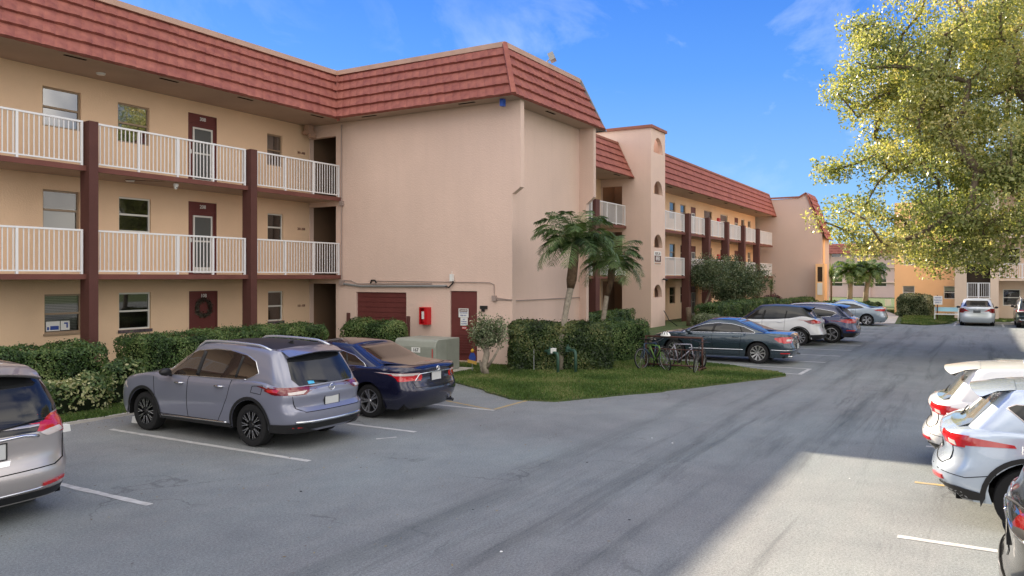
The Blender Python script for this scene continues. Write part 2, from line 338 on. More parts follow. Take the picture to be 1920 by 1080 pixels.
worn_line(24.85, 4.36, 23.24, 4.36, .12); worn_line(23.3, 4.42, 23.3, 5.5)
worn_line(9.24, .75, 9.24, -4.3); worn_line(6.64, .75, 6.64, -4.3); worn_line(14.4, .75, 14.4, -4.3); worn_line(17, .75, 17, -4.3)
worn_line(11.8, .75, 11.8, -.6, .09, M_yel); worn_line(13.9, 8.62, 15.35, 8.62, .09, M_yel); worn_line(13.85, 8.65, 14.5, 10.6, .08, M_yel)
worn_line(51.0, 1.25, 54.2, 1.25); worn_line(51.0, -1.1, 54.0, -1.1)
worn_line(10.35, 8.75, 10.65, 8.55, .05)
# concrete path and kerb strips
shape_sheet('path', [(49.9,6.2),(51.3,4.3),(61.5,4.9),(75,7.5),(75,9),(61,6.2)], .03, M_conc)
b = MB(); b.box(53.9, 54.2, -6, 1.2, 0, .12); tag(b.build('kerb', M_conc), kind='structure')
b = MB(); b.box(-8, 15, 14.45, 14.55, -.02, .05); tag(b.build('kerb', M_conc), kind='structure')
# wheel stops
for k, (x, y) in enumerate(((7.25, 13.95), (10.1, 13.6), (12.8, 13.6), (4.5, 13.9))):
    b = MB(); b.prism([(x-.9, y-.09, .002), (x-.9, y+.09, .002), (x-.9, y+.06, .12), (x-.9, y-.06, .12)], (1.8, 0, 0))
    lab = ['white concrete wheel stop in the empty stall beside the silver minivan', 'white concrete wheel stop under the nose of the grey crossover',
           'white concrete wheel stop under the nose of the navy sedan', 'white concrete wheel stop in front of the silver minivan'][k]
    tag(b.build('wheel_stop', M_white), lab, 'wheel stop', 'wheel stops at the head of the stalls')
# lawns
def inpoly(x, y, P):
    c = np.zeros(len(x), bool); n = len(P)
    for i in range(n):
        x1, y1 = P[i]; x2, y2 = P[(i+1)%n]
        if y1 == y2: continue
        m = ((y1 > y) != (y2 > y)) & (x < (x2-x1)*(y-y1)/(y2-y1)+x1); c ^= m
    return c
def lawn(name, P, z=.035, rough=.05):
    Q = []; n = len(P)
    for i in range(n):
        a = Vector(P[i]); c = Vector(P[(i+1)%n]); k = max(1, int((c-a).length/.25))
        for j in range(k):
            q = a.lerp(c, j/k); q += Vector((noise.noise(Vector((q.x*1.3, q.y*1.3, 3)))*rough*2+random.uniform(-rough, rough)*.5, noise.noise(Vector((q.x*1.3, q.y*1.3, 9)))*rough*2+random.uniform(-rough, rough)*.5)); Q.append((q.x, q.y))
    b = MB(); b.prism([(x, y, -.01) for x, y in Q], (0, 0, z+.01)); o = b.build(name, M_lawn); tag(o, kind='structure'); return Q
def smooth_poly(P, it=2):
    for _ in range(it):
        Q = []
        for i in range(len(P)):
            a = P[i]; c = P[(i+1)%len(P)]; Q += [(a[0]*.75+c[0]*.25, a[1]*.75+c[1]*.25), (a[0]*.25+c[0]*.75, a[1]*.25+c[1]*.75)]
        P = Q
    return P
L1 = [(15.6,17),(15.3,14.3),(17.1,12.0),(16.2,10.5),(15.2,9.0),(15.35,8.0),(17.0,7.1),(18.0,6.5),(19.9,5.75),(21.6,4.95),(22.6,4.6),(23.1,4.9),(23.5,5.7),(24.3,6.6),(24.55,8.0),(24.6,9.6),(49,9.6),(50,11.5),(70,11.3),(70,15.6),(42.5,15.6),(42.5,17),(40,17),(40,16.6),(27,16.6),(27,13),(21,12.5),(20.9,19),(15.6,19)]
L1 = lawn('lawn', L1)
L2 = lawn('lawn', [(-8,14.5),(15.2,14.5),(15.6,19.2),(-8,19.2)])
L3 = lawn('lawn', [(50.1,7.0),(61,6.6),(75,9.6),(75,40),(71,40),(71,11.5),(50.3,11.2)])
L4 = lawn('lawn', [(51.8,4.0),(50.9,2.9),(53,1.7),(56.4,1.5),(56.4,-1.2),(58,-1.6),(58,-9),(90,-9),(90,9),(75,7.2),(61.5,4.6)])
M_grass = leafmat('grass_blade', [(.045,.085,.018),(.075,.14,.028),(.12,.20,.045),(.24,.24,.10),(.34,.29,.16)], .3, .6)
def blades(name, P, n, hgt, label=None, box=None, lim=None):
    X = np.array(P); x0, y0 = X.min(0); x1, y1 = X.max(0)
    if lim: x0, x1, y0, y1 = max(x0, lim[0]), min(x1, lim[1]), max(y0, lim[2]), min(y1, lim[3])
    x = RNG.uniform(x0, x1, n); y = RNG.uniform(y0, y1, n); k = inpoly(x, y, P); x, y = x[k], y[k]; n = len(x)
    h = hgt*RNG.uniform(.5, 1.3, n); a = RNG.uniform(0, 6.28, n); wd = .006+.0035*RNG.uniform(0, 1, n); wd = wd*(1+np.hypot(x, y)/22)
    lx, ly = RNG.normal(size=n)*.5*h, RNG.normal(size=n)*.5*h
    A = np.stack([x-np.cos(a)*wd, y-np.sin(a)*wd, np.full(n, .03)], 1); B = np.stack([x+np.cos(a)*wd, y+np.sin(a)*wd, np.full(n, .03)], 1); C_ = np.stack([x+lx, y+ly, .03+h], 1)
    V = np.stack([A, B, C_], 1).reshape(-1, 3); F = np.arange(3*n).reshape(n, 3)
    cl = np.array([noise.noise(Vector((px*.8, py*.8, 0))) for px, py in zip(x, y)]); rnd = np.clip(.38+cl*.5+RNG.normal(size=n)*.22, 0, 1)
    o = link(name, fastmesh(name, V, F, rnd, [M_grass])); return tag(o, kind='stuff')
tag(blades('grass', L1, 420000, .055, lim=(14, 27.5, 4, 18)), 'short green grass growing on the lawn in front of the plain wall', 'grass')
tag(blades('grass', L2, 160000, .06, lim=(0, 16, 14.4, 17)), 'strip of green grass between the hedges and the parking stalls', 'grass')
tag(blades('grass', L4, 70000, .09, lim=(50, 70, -3, 7)), 'sunlit grass beside the path near the orange wall', 'grass')
tag(blades('grass', L3, 60000, .09, lim=(50, 75, 6, 20)), 'grass along the path behind the pale blue sedan', 'grass')
# small litter and pebbles on the road
for k in range(14):
    x, y = random.uniform(5, 20), random.uniform(1.5, 8.3); r = random.uniform(.01, .02); b = MB()
    b.lathe([(0, .0), (r, .003), (r*.8, r*.5), (0, r*.55)], 6, 'z', (x, y, 0)); wh = k % 3 == 0
    tag(b.build('pebble', M_white if wh else M_black), ('pale' if wh else 'dark')+' pebble lying loose on the asphalt', 'pebble', ('pale' if wh else 'dark')+' pebbles scattered on the road')
# manhole cover in the lawn and one at the right edge
for (x, y, lab) in ((18.3, 8.75, 'round dark drain cover sunk in the lawn before the green pipes'),):
    b = MB(); b.lathe([(0, .045), (.26, .045), (.28, .05), (.31, .05), (.33, .03)], 28, 'z', (x, y, 0)); tag(b.build('drain_cover', mat('iron', (.05,.04,.035), .7, .3, var=.3, vs=20)), lab, 'drain cover')
# ================================================================ main building
APT = empty('apartment_building', (20.75, 12.3, 0), label='long three storey peach apartment building with red tile mansard roof and white railings', cat='building')
FL = (0.0, 2.79, 5.48); SB = (2.68, 5.37, 8.08)
def P3(ax, pos, a, z, off=0):
    return (a, pos+off, z) if ax == 'y' else (pos+off, a, z)
def wall_mesh(b, ax, pos, a0, a1, z0, z1, holes, dep=.12, arch=()):
    A = sorted({a0, a1, *[h[0] for h in holes], *[h[1] for h in holes]}); Z = sorted({z0, z1, *[h[2] for h in holes], *[h[3] for h in holes]})
    for i in range(len(A)-1):
        for j in range(len(Z)-1):
            ca, cz = (A[i]+A[i+1])/2, (Z[j]+Z[j+1])/2
            if any(h[0] < ca < h[1] and h[2] < cz < h[3] for h in holes): continue
            b.quad(P3(ax,pos,A[i],Z[j]), P3(ax,pos,A[i+1],Z[j]), P3(ax,pos,A[i+1],Z[j+1]), P3(ax,pos,A[i],Z[j+1]))
    for h in holes:
        x0, x1, y0, y1 = h[:4]
        if h in arch:
            n = 16; c = (x0+x1)/2; r = (x1-x0)/2; zs = y0+(y1-y0)*.05; hh = y1-zs
            arc = [(c+r*math.cos(math.pi*k/n), zs+hh*math.sin(math.pi*k/n)) for k in range(n+1)]
            for k in range(n):
                cor = (x1, y1) if k < n/2 else (x0, y1)
                b.add([P3(ax,pos,*cor), P3(ax,pos,*arc[k]), P3(ax,pos,*arc[k+1])], [(0,1,2)])
            ring = [(x1, y0)]+arc+[(x0, y0)]
        else: ring = [(x1, y0), (x1, y1), (x0, y1), (x0, y0)]
        for k in range(len(ring)):
            p, q = ring[k], ring[(k+1) % len(ring)]
            b.quad(P3(ax,pos,*p), P3(ax,pos,*q), P3(ax,pos,*q,dep), P3(ax,pos,*p,dep))
def window(ax, pos, a0, a1, z0, z1, frame='B', blind=None, sill=None, dep=.09, parent=None, near=None, glass=None, lab=None, label=None):
    """double hung window set back in its opening; ax plane, glass looks to the minus side"""
    parent = parent or APT; fm = M_frameW if frame == 'W' else M_frameB; t = .045; y0 = dep-.03; y1 = dep+.02
    def bx(b, c0, c1, e0, e1, o0, o1):
        if ax == 'y': b.box(c0, c1, pos+o0, pos+o1, e0, e1)
        else: b.box(pos+o0, pos+o1, c0, c1, e0, e1)
    b = MB(); zm = (z0+z1)/2
    bx(b, a0, a0+t, z0, z1, y0, y1); bx(b, a1-t, a1, z0, z1, y0, y1); bx(b, a0+t, a1-t, z1-t, z1, y0, y1); bx(b, a0+t, a1-t, z0, z0+t, y0, y1); bx(b, a0+t, a1-t, zm-.025, zm+.025, y0-.01, y1)
    f = b.build('window', fm, parent); 
    if label: f['label'] = label
    b = MB(); e = dep+.005
    b.quad(P3(ax,pos+e,a0+t,z0+t), P3(ax,pos+e,a1-t,z0+t), P3(ax,pos+e,a1-t,zm-.025), P3(ax,pos+e,a0+t,zm-.025))
    b.quad(P3(ax,pos+e-.015,a0+t,zm+.025), P3(ax,pos+e-.015,a1-t,zm+.025), P3(ax,pos+e-.015,a1-t,z1-t), P3(ax,pos+e-.015,a0+t,z1-t))
    b.build('pane', glass or M_glass, f, fix=False)
    if blind:
        kind, lo, hi = blind; b = MB(); n = max(3, int((hi-lo)/.042)) if kind == 'slat' else 1
        if kind == 'slat':
            for k in range(n):
                zz = lo+(hi-lo)*(k+.5)/n; d = .016
                p = [P3(ax,pos+dep+.05,a0+t,zz-d), P3(ax,pos+dep+.05,a1-t,zz-d), P3(ax,pos+dep+.075,a1-t,zz+d), P3(ax,pos+dep+.075,a0+t,zz+d)]; b.quad(*p)
        else: b.quad(P3(ax,pos+dep+.06,a0+t,lo), P3(ax,pos+dep+.06,a1-t,lo), P3(ax,pos+dep+.06,a1-t,hi), P3(ax,pos+dep+.06,a0+t,hi))
        b.build('blind', M_blind if kind != 'shade' else M_blindo, f, fix=False)
    if sill == 'tile':
        b = MB(); bx(b, a0-.03, a1+.03, z0-.09, z0-.002, -.03, dep-.03); b.build('sill', M_sill, f)
    elif sill:
        b = MB(); bx(b, a0-.03, a1+.03, z0-.055, z0-.002, -.04, dep-.03); b.build('sill', M_frameB if sill == 'B' else M_conc, f)
    return f
def door(ax, pos, a0, a1, z0, z1, num=None, screen=False, dep=.08, parent=None):
    parent = parent or APT
    def bx(b, c0, c1, e0, e1, o0, o1):
        if ax == 'y': b.box(c0, c1, pos+o0, pos+o1, e0, e1)
        else: b.box(pos+o0, pos+o1, c0, c1, e0, e1)
    b = MB(); bx(b, a0+.002, a1-.002, z0, z1-.002, dep-.05, dep); 
    bx(b, a0+.002, a0+.05, z0, z1-.01, dep-.075, dep-.052); bx(b, a1-.05, a1-.002, z0, z1-.01, dep-.075, dep-.052); bx(b, a0+.05, a1-.05, z1-.30, z1-.26, dep-.075, dep-.052)
    d = b.build('door', M_door, parent)
    if screen:
        b = MB(); s0, s1, q0, q1 = a0+.17, a1-.17, z0+.06, z1-.42; t = .05; o0, o1 = dep-.09, dep-.055
        bx(b, s0, s0+t, q0, q1, o0, o1); bx(b, s1-t, s1, q0, q1, o0, o1); bx(b, s0+t, s1-t, q1-t, q1, o0, o1); bx(b, s0+t, s1-t, q0, q0+.18, o0, o1); bx(b, s0+t, s1-t, q0+.95, q0+1.0, o0, o1)
        sc = b.build('screen_door', M_frameW, d); b = MB(); bx(b, s0+t, s1-t, q0+.18, q1-t, dep-.07, dep-.06); b.build('screen', mat('screen_mesh', (.09,.10,.10), .4, .5), d)
    b = MB(); bx(b, a0+.07, a0+.11, z0+1.0, z0+1.12, dep-.11, dep-.052); b.build('handle', M_frameW, d)
    if num:
        c = P3(ax, pos, (a0+a1)/2, z1-.15, dep-.08)
        if ax == 'y': textobj(num, .15, M_white, d, c, (1,0,0), (0,0,1))
    return d
def railing(b, ax, pos, a0, a1, z0, top=1.06, posts=2, step=.115):
    def bx(c0, c1, e0, e1, w):
        if ax == 'y': b.box(c0, c1, pos-w, pos+w, e0, e1)
        else: b.box(pos-w, pos+w, c0, c1, e0, e1)
    bx(a0, a1, z0+top-.045, z0+top, .026); bx(a0, a1, z0+.07, z0+.105, .018)
    P = [a0+.03]+[a0+(a1-a0)*(k+1)/(posts+1) for k in range(posts)]+[a1-.03]
    for p in P: bx(p-.028, p+.028, z0+.002, z0+top-.047, .028)
    n = int((a1-a0)/step)
    for k in range(1, n):
        p = a0+(a1-a0)*k/n
        if min(abs(p-q) for q in P) > .05: bx(p-.011, p+.011, z0+.107, z0+top-.047, .009)
def tiles(name, E0, E1, T0, T1, n=5, parent=None, lift=.075, wave=.024, per=.3, nrm=None):
    E0, E1, T0, T1 = map(Vector, (E0, E1, T0, T1)); L = (E1-E0).length; k = max(4, int(L/per*5)); b = MB(); b2 = MB()
    N_ = (E1-E0).cross(T0-E0).normalized()
    if nrm is not None and N_.dot(Vector(nrm)) < 0: N_ = -N_
    up = ((T0+T1)/2-(E0+E1)/2); 
    def pt(i, h, off): s = i/k; return E0.lerp(E1, s).lerp(T0.lerp(T1, s), h)+N_*off
    rnd = random.Random(len(name)+int(L*10))
    for c in range(n):
        h0 = c/n; h1 = min(1.0, (c+1)/n+.02); rows = [[], [], [], [], []]
        jit = [rnd.uniform(-.004, .004) for _ in range(int(L/per)+3)]
        for i in range(k+1):
            s = i/k*L/per; ph = (s+.5*(c % 2)*0) % 1; wv = wave*(abs(math.sin(math.pi*ph))**.7); j = jit[int(s)]
            d = -.012*abs(math.sin(math.pi*ph))
            rows[0].append(pt(i, h0+d/max(.1, up.length), -.005)); rows[1].append(pt(i, h0+d/up.length+j, lift+wv+j)); rows[2].append(pt(i, h0+.25/n, lift*.8+wv+j)); rows[3].append(pt(i, h0+.7/n, lift*.35+wv*.8)); rows[4].append(pt(i, h1, .006+wv*.2))
        b.grid(rows)
    o = b.build(name, M_tile, parent or APT, fix=False)
    return o
def beam(b, p, q, w, h):   # box section along a line
    p, q = Vector(p), Vector(q); d = (q-p).normalized(); s = d.cross(Vector((0,0,1))); s = s.normalized() if s.length > 1e-4 else Vector((1,0,0)); u = s.cross(d)
    vs = [r+s*a*w/2+u*c*h/2 for r in (p, q) for a, c in ((-1,-1),(1,-1),(1,1),(-1,1))]
    b.add(vs, [(0,1,2,3),(7,6,5,4),(0,4,5,1),(1,5,6,2),(2,6,7,3),(3,7,4,0)])
# ---------------- near wing, facade at y=20.62
VW, VE, EV = 20.62, 19.1, 18.75; AX0 = -5
wA = [  # a0,a1,z0,z1,frame,blind,sill
 (11.39,12.40,6.60,7.62,'B',('shade',6.64,6.9),None),(13.45,14.42,6.50,7.59,'B',('slat',7.1,7.57),None),(18.81,19.48,6.50,7.56,'B',('full',7.05,7.54),None),
 (11.40,12.36,3.95,4.98,'B',('full',3.98,4.52),None),(13.48,14.47,4.0,4.97,'W',None,None),(18.83,19.52,3.95,4.88,'W',None,None),
 (11.44,12.42,1.27,2.28,'B',('slat',1.32,2.25),'B'),(13.48,14.47,1.25,2.29,'W',None,'tile'),(18.85,19.52,1.24,2.25,'W',None,'tile'),
 (6.2,7.2,1.25,2.28,'W',None,'tile'),(8.4,9.5,1.25,2.28,'B',('slat',1.3,2.2),None),(6.2,7.2,4.0,4.97,'W',None,None),(8.3,9.4,4.0,4.97,'B',None,None),(8.3,9.4,6.55,7.6,'B',None,None)]
dA = [(15.72,16.77,5.48,7.72,'308',True),(15.73,16.76,2.79,5.03,'208',True),(15.75,16.80,0.0,2.30,'108',False)]
b = MB(); wall_mesh(b, 'y', VW, AX0, 20.75, 0, 8.08, [w[:4] for w in wA]+[d[:4] for d in dA])
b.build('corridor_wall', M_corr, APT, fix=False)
for w_ in wA[:9]: window('y', VW, *w_[:4], frame=w_[4], blind=w_[5], sill=w_[6], glass=M_glassb if w_[2] > 6 else None)
for w_ in wA[9:]: window('y', VW, *w_[:4], frame=w_[4], blind=w_[5], sill=w_[6])
for d_ in dA: door('y', VW, *d_[:4], num=d_[4], screen=d_[5])
b = MB(); b.box(AX0, 20.7, 21.3, 21.4, 0, 8.0); b.build('dark_backing', M_inner, APT)  # dark sheet standing in for the unlit rooms behind the windows
for z0, z1 in ((2.68, 2.78), (5.37, 5.47)):
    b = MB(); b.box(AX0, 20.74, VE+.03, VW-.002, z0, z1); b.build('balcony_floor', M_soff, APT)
    b = MB(); b.box(AX0, 20.85 if False else 20.74, VE, VE+.028, z0-.01, z1+.02); b.build('balcony_edge', M_slab, APT)
cA = (6.56, 11.62, 16.68)
for x in (1.5,)+cA:
    b = MB(); b.box(x, x+.24, VE-.12, VE-.002, 0, 6.6); b.box(x+.001, x+.239, VE-.002, VE+.26, 0.0, 6.595); b.build('column', M_brown, APT)
segs = [(1.8, 6.5, 2), (6.86, 11.56, 2), (11.9, 16.62, 3), (16.98, 20.7, 2)]
for z in (2.79, 5.48):
    for a0, a1, n in segs:
        b = MB(); railing(b, 'y', VE+.06, a0, a1, z, 1.12, n); b.build('railing', M_rail, APT)
# roof of near wing
T = 9.95
def soffit(x0, x1, y0, y1, z=8.08, vents=()):
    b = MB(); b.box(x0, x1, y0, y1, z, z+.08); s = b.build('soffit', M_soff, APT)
    for v in vents:
        b = MB(); b.box(v[0], v[1], v[2], v[3], z-.012, z-.001); b.build('vent', M_dark, s)
soffit(AX0, 20.74, EV+.02, VW-.002, vents=[(x, x+.55, 18.95, 19.03) for x in (8.6, 11.0, 13.6, 16.2, 19.2)])
tiles('tile_roof', (AX0, EV, 8.08), (20.15, EV, 8.08), (AX0, 19.9, T), (21.4, 19.9, T), nrm=(0,-1,.5))
b = MB(); beam(b, (AX0, 19.86, T+.06), (21.3, 19.86, T+.06), .2, .16); b.build('roof_cap', M_flash, APT)
b = MB(); beam(b, (20.15, EV-.06, 8.04), (21.36, 19.84, T+.06), .10, .09); b.build('valley_flashing', M_tile, APT)
b = MB(); b.box(AX0, 30, 19.95, 32, 8.2, T-.03); b.build('roof_deck', M_conc, APT)
# ---------------- stair block
UB = 20.75
gar = (16.26, 18.42, 0, 2.22); dr = (13.49, 14.5, .1, 2.29)
ops = [(19.35, 20.6, f, f+t) for f, t in ((0, 2.5), (2.79, 2.42), (5.48, 2.17))]
b = MB(); wall_mesh(b, 'x', UB, 12.22, 20.62, 0, 8.08, [gar, dr]+ops, dep=.2)
b.box(UB+.003, UB+.22, 11.93, 12.22, 5.45, 8.08)
b.prism([(UB+.003, 12.22, 5.45), (UB+.003, 11.93, 5.45), (UB+.003, 12.22, 5.25)], (.217, 0, 0))
b.quad((UB, 12.22, 0), (UB+.22, 12.22, 0), (UB+.22, 12.22, 8.08), (UB, 12.22, 8.08))
b.quad((UB, 12.22, 5.25), (UB, 11.93, 5.45), (UB, 11.93, 8.08), (UB, 12.22, 8.08))
b.build('wall', M_wall, APT, fix=False)
b = MB(); wall_mesh(b, 'y', 12.5, UB+.22, 26.0, 0, 8.08, [])
b.box(26.0, 26.2, 12.22, 26, 0, 5.6); b.box(26.0, 26.2, 11.93, 26, 5.6, 8.08); b.prism([(26.0, 12.22, 5.6), (26.0, 11.93, 5.6), (26.0, 12.22, 5.35)], (.2, 0, 0))
b.build('wall', M_wall, APT)
b = MB(); b.box(UB-.004, UB+.1, 12.215, 12.3, 0, .1); b.box(UB+.2, 26, 12.47, 12.5, 1.98, 2.01); b.box(UB-.03, UB, 12.22, 12.9, 2.02, 2.06); b.build('conduit', M_pipe, APT)
b = MB(); b.box(UB+.08, UB+.13, gar[0]+.002, gar[1]-.002, 0, 2.215)
for k in range(13): b.box(UB+.06, UB+.08, gar[0]+.01, gar[1]-.01, .02+k*.17, .02+k*.17+.15)
b.build('roller_door', M_door, APT)
for g0, g1, gz in ((18.68, 18.8, 1.5), (16.1, 16.2, 1.45)): b = MB(); b.box(UB-.07, UB-.01, g0, g1, 0, gz); b.build('door_guide', M_brown, APT)
b = MB(); b.box(UB+.04, UB+.1, dr[0]+.01, dr[1]-.01, .1, 2.28); b.box(UB+.02, UB+.04, dr[0]+.2, dr[1]-.14, .3, 1.02)
for k in range(8): b.box(UB+.005, UB+.02, dr[0]+.22, dr[1]-.16, .34+k*.08, .37+k*.08)
d = b.build('utility_door', M_door, APT); b = MB(); b.box(UB-.03, UB+.04, dr[0]+.06, dr[0]+.1, 1.0, 1.15); b.build('handle', M_grey, d)
# corridor behind the openings (closed, dark passage with stair wall)
for f, c in ((0, 2.6), (2.79, 5.36), (5.48, 8.07)):
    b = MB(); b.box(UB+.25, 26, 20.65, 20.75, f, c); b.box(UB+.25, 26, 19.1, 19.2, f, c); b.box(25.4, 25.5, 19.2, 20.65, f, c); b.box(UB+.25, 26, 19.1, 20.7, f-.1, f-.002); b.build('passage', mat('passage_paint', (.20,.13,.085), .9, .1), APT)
b = MB(); b.box(21.4, 26, 12.95, 19.9, 8.2, T-.02); b.build('roof_deck', M_conc, APT)
soffit(20.13, UB-.002, 11.85, 18.74, vents=[(20.3, 20.38, 17.2, 17.8), (20.3, 20.38, 13.3, 13.9)])
soffit(UB, 26.6, 11.85, 12.498, vents=[(22.6, 23.2, 12.0, 12.08)])
EC = (20.1, 11.82, 8.08); TC = (21.3, 12.85, T)
tiles('tile_roof', (20.1, EV-.02, 8.08), EC, (21.38, 19.85, T), TC, nrm=(-1,0,.5))
tiles('tile_roof', EC, (26.7, 11.82, 8.08), TC, (26.7, 12.85, T), nrm=(0,-1,.5))
b = MB(); beam(b, (21.34, 19.86, T+.06), (21.34, 12.85, T+.06), .2, .16); beam(b, (21.25, 12.88, T+.061), (26.7, 12.88, T+.061), .2, .16); b.build('roof_cap', M_flash, APT)
b = MB(); beam(b, (20.03, 11.75, 8.1), (21.27, 12.8, T+.08), .15, .1); b.build('hip_tile', M_tile, APT)
b = MB(); b.prism([(26.72, 11.75, 8.04), (26.72, 12.78, T+.12), (26.72, 13.0, T+.12), (26.72, 12.4, 8.04)], (.07, 0, 0)); b.build('verge_board', M_grey, APT)
b = MB(); b.add([(26.7,11.82,8.08),(26.7,12.85,T),(26.7,20,T),(26.7,20,8.08)], [(0,1,2,3)]); b.build('gable_wall', M_wall, APT, fix=False)
# ---------------- recess wing between stair block and tower
V2W, V2E = 18.0, 16.5
wB = [(29,30,6.5,7.6),(33,34,6.5,7.6),(37.6,38.5,6.5,7.6),(37.4,38.4,1.0,2.1)]
dB = [(31,32,5.48,7.65),(34.6,35.6,0,2.25),(34.6,35.6,2.79,5.0)]
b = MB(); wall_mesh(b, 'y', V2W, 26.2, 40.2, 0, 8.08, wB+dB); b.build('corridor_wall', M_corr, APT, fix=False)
for q in wB: window('y', V2W, *q, frame='W')
for q in dB: door('y', V2W, *q)
b = MB(); b.box(26.2, 40.2, 18.5, 18.6, 0, 8); b.build('dark_backing', M_inner, APT)
for z0, z1 in ((2.68, 2.78), (5.37, 5.47)):
    b = MB(); b.box(26.22, 40.18, V2E+.03, V2W-.002, z0, z1); b.build('balcony_floor', M_soff, APT)
    b = MB(); b.box(26.22, 40.18, V2E, V2E+.028, z0-.02, z1+.02); b.build('balcony_edge', M_slab, APT)
for x in (31.2, 35.95):
    b = MB(); b.box(x, x+.5, V2E-.12, V2E+.26, 0, 6.6); b.build('column', M_brown, APT)
for z in (2.79, 5.48):
    for a0, a1 in ((26.3, 31.15), (31.75, 35.9), (36.5, 40.15)):
        b = MB(); railing(b, 'y', V2E+.06, a0, a1, z, 1.12, 2); b.build('railing', M_rail, APT)
soffit(26.75, 40.18, 16.12, V2W-.002, vents=[(38.2, 38.9, 16.3, 16.4), (33, 33.6, 16.3, 16.4)])
tiles('tile_roof', (26.8, 16.1, 8.08), (40.15, 16.1, 8.08), (26.8, 17.0, T), (40.15, 17.0, T), nrm=(0,-1,.5), wave=.012)
b = MB(); b.prism([(40.02, 16.02, 8.04), (40.02, 16.98, T+.14), (40.02, 17.2, T+.14), (40.02, 16.3, 8.04)], (.15, 0, 0)); b.build('verge_board', M_rustfl, APT)
b = MB(); beam(b, (26.8, 17.0, T+.05), (40.1, 17.0, T+.05), .15, .12); b.build('roof_cap', M_rustfl, APT)
b = MB(); b.box(26.8, 40.15, 17.1, 28, 8.2, T-.03); b.build('roof_deck', M_conc, APT)
# ---------------- tower with arched openings
VT = 15.1; TZ = 10.72
ops = [(16.75, 17.98, f, f+t) for f, t in ((0, 2.5), (2.79, 2.4), (5.48, 2.2))]
b = MB(); wall_mesh(b, 'x', 40.2, VT, 19.4, 0, TZ, ops, dep=.2)
ar = [(40.6, 42.0, 9.45, 10.3), (40.6, 42.0, 7.22, 7.95), (40.6, 41.97, 4.33, 5.05), (40.56, 41.9, 1.63, 2.33)]
wall_mesh(b, 'y', VT, 40.2, 42.4, 0, TZ, ar, dep=.22, arch=ar)
b.quad((42.4, VT, 0), (42.4, 19.4, 0), (42.4, 19.4, TZ), (42.4, VT, TZ)); b.quad((40.2,19.4,8), (42.4,19.4,8), (42.4,19.4,TZ), (40.2,19.4,TZ))
tw = b.build('tower_wall', M_wall, APT, fix=False)
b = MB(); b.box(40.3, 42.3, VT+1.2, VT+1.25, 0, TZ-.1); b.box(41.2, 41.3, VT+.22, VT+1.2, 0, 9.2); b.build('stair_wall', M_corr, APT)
b = MB(); b.box(40.1, 42.5, VT-.09, VT+.03, TZ-.02, TZ+.13); b.box(40.1, 40.24, VT+.03, 19.5, TZ-.02, TZ+.13); b.box(42.3, 42.5, VT+.03, 19.5, TZ-.02, TZ+.13); b.build('coping', M_rustfl, APT)
for f, c in ((0, 2.6), (2.79, 5.36), (5.48, 8.07)):
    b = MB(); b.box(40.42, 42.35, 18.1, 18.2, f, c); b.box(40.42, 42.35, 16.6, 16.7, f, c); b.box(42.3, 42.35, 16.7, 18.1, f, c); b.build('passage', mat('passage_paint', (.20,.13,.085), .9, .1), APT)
# ---------------- far wing
VC, VCE = 17.15, 15.65
W3 = [(49.0,50.1),(51.13,52.2),(56.39,58.3),(60.56,62.6),(66.69,67.8),(68.89,69.9),(45.2,46.2)]; D3 = [(53.33,54.4),(64.61,65.7),(43.2,44.2)]
hw, hd = [], []
for fl in range(3):
    for a, c in W3: hw.append((a, c, FL[fl]+1.02, FL[fl]+2.1))
    for a, c in D3: hd.append((a, c, FL[fl], FL[fl]+2.1))
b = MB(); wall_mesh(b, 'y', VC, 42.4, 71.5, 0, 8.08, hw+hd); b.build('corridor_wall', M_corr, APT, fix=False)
for q in hw: window('y', VC, *q, frame='W' if q[0] > 60 else 'B')
for q in hd: door('y', VC, *q, screen=True)
b = MB(); b.box(42.5, 71.4, 17.8, 17.9, 0, 8); b.build('dark_backing', M_inner, APT)
for z0, z1 in ((2.68, 2.78), (5.37, 5.47)):
    b = MB(); b.box(42.42, 71.48, VCE+.03, VC-.002, z0, z1); b.build('balcony_floor', M_soff, APT)
    b = MB(); b.box(42.42, 71.48, VCE, VCE+.028, z0-.03, z1+.02); b.build('balcony_edge', M_slab, APT)
cC = [47.6, 51.75, 56.35, 60.9, 65.5]
for x in cC:
    b = MB(); b.box(x, x+.45, VCE-.22, VCE-.002, 0, 6.66); b.box(x+.001, x+.449, VCE-.002, VCE+.25, 0, 6.655); b.build('column', M_brown, APT)
ed = [42.45]+[q for c in cC for q in (c-.05, c+.5)]+[71.4]
for z in (2.79, 5.48):
    for k in range(0, len(ed), 2):
        b = MB(); railing(b, 'y', VCE+.06, ed[k], ed[k+1], z, 1.12, 2, .1); b.build('railing', M_rail, APT)
soffit(42.42, 71.3, 15.52, VC-.002, vents=[(x, x+.7, 15.8, 15.92) for x in (45, 49, 53, 57, 61.5, 66)])
tiles('tile_roof', (42.42, 15.5, 8.08), (71.9, 15.5, 8.08), (42.42, 16.1, T), (71.9, 16.1, T), nrm=(0,-1,.5), wave=.012)
b = MB(); beam(b, (42.4, 16.1, T+.05), (71.9, 16.1, T+.05), .15, .12); b.build('roof_cap', M_rustfl, APT)
b = MB(); b.prism([(71.92, 15.4, 8.04), (71.92, 16.05, T+.12), (71.92, 16.3, T+.12), (71.92, 15.8, 8.04)], (.1, 0, 0)); b.build('verge_board', M_rustfl, APT)
b = MB(); b.box(42.45, 71.9, 16.2, 28, 8.2, T-.03); b.build('roof_deck', M_conc, APT)
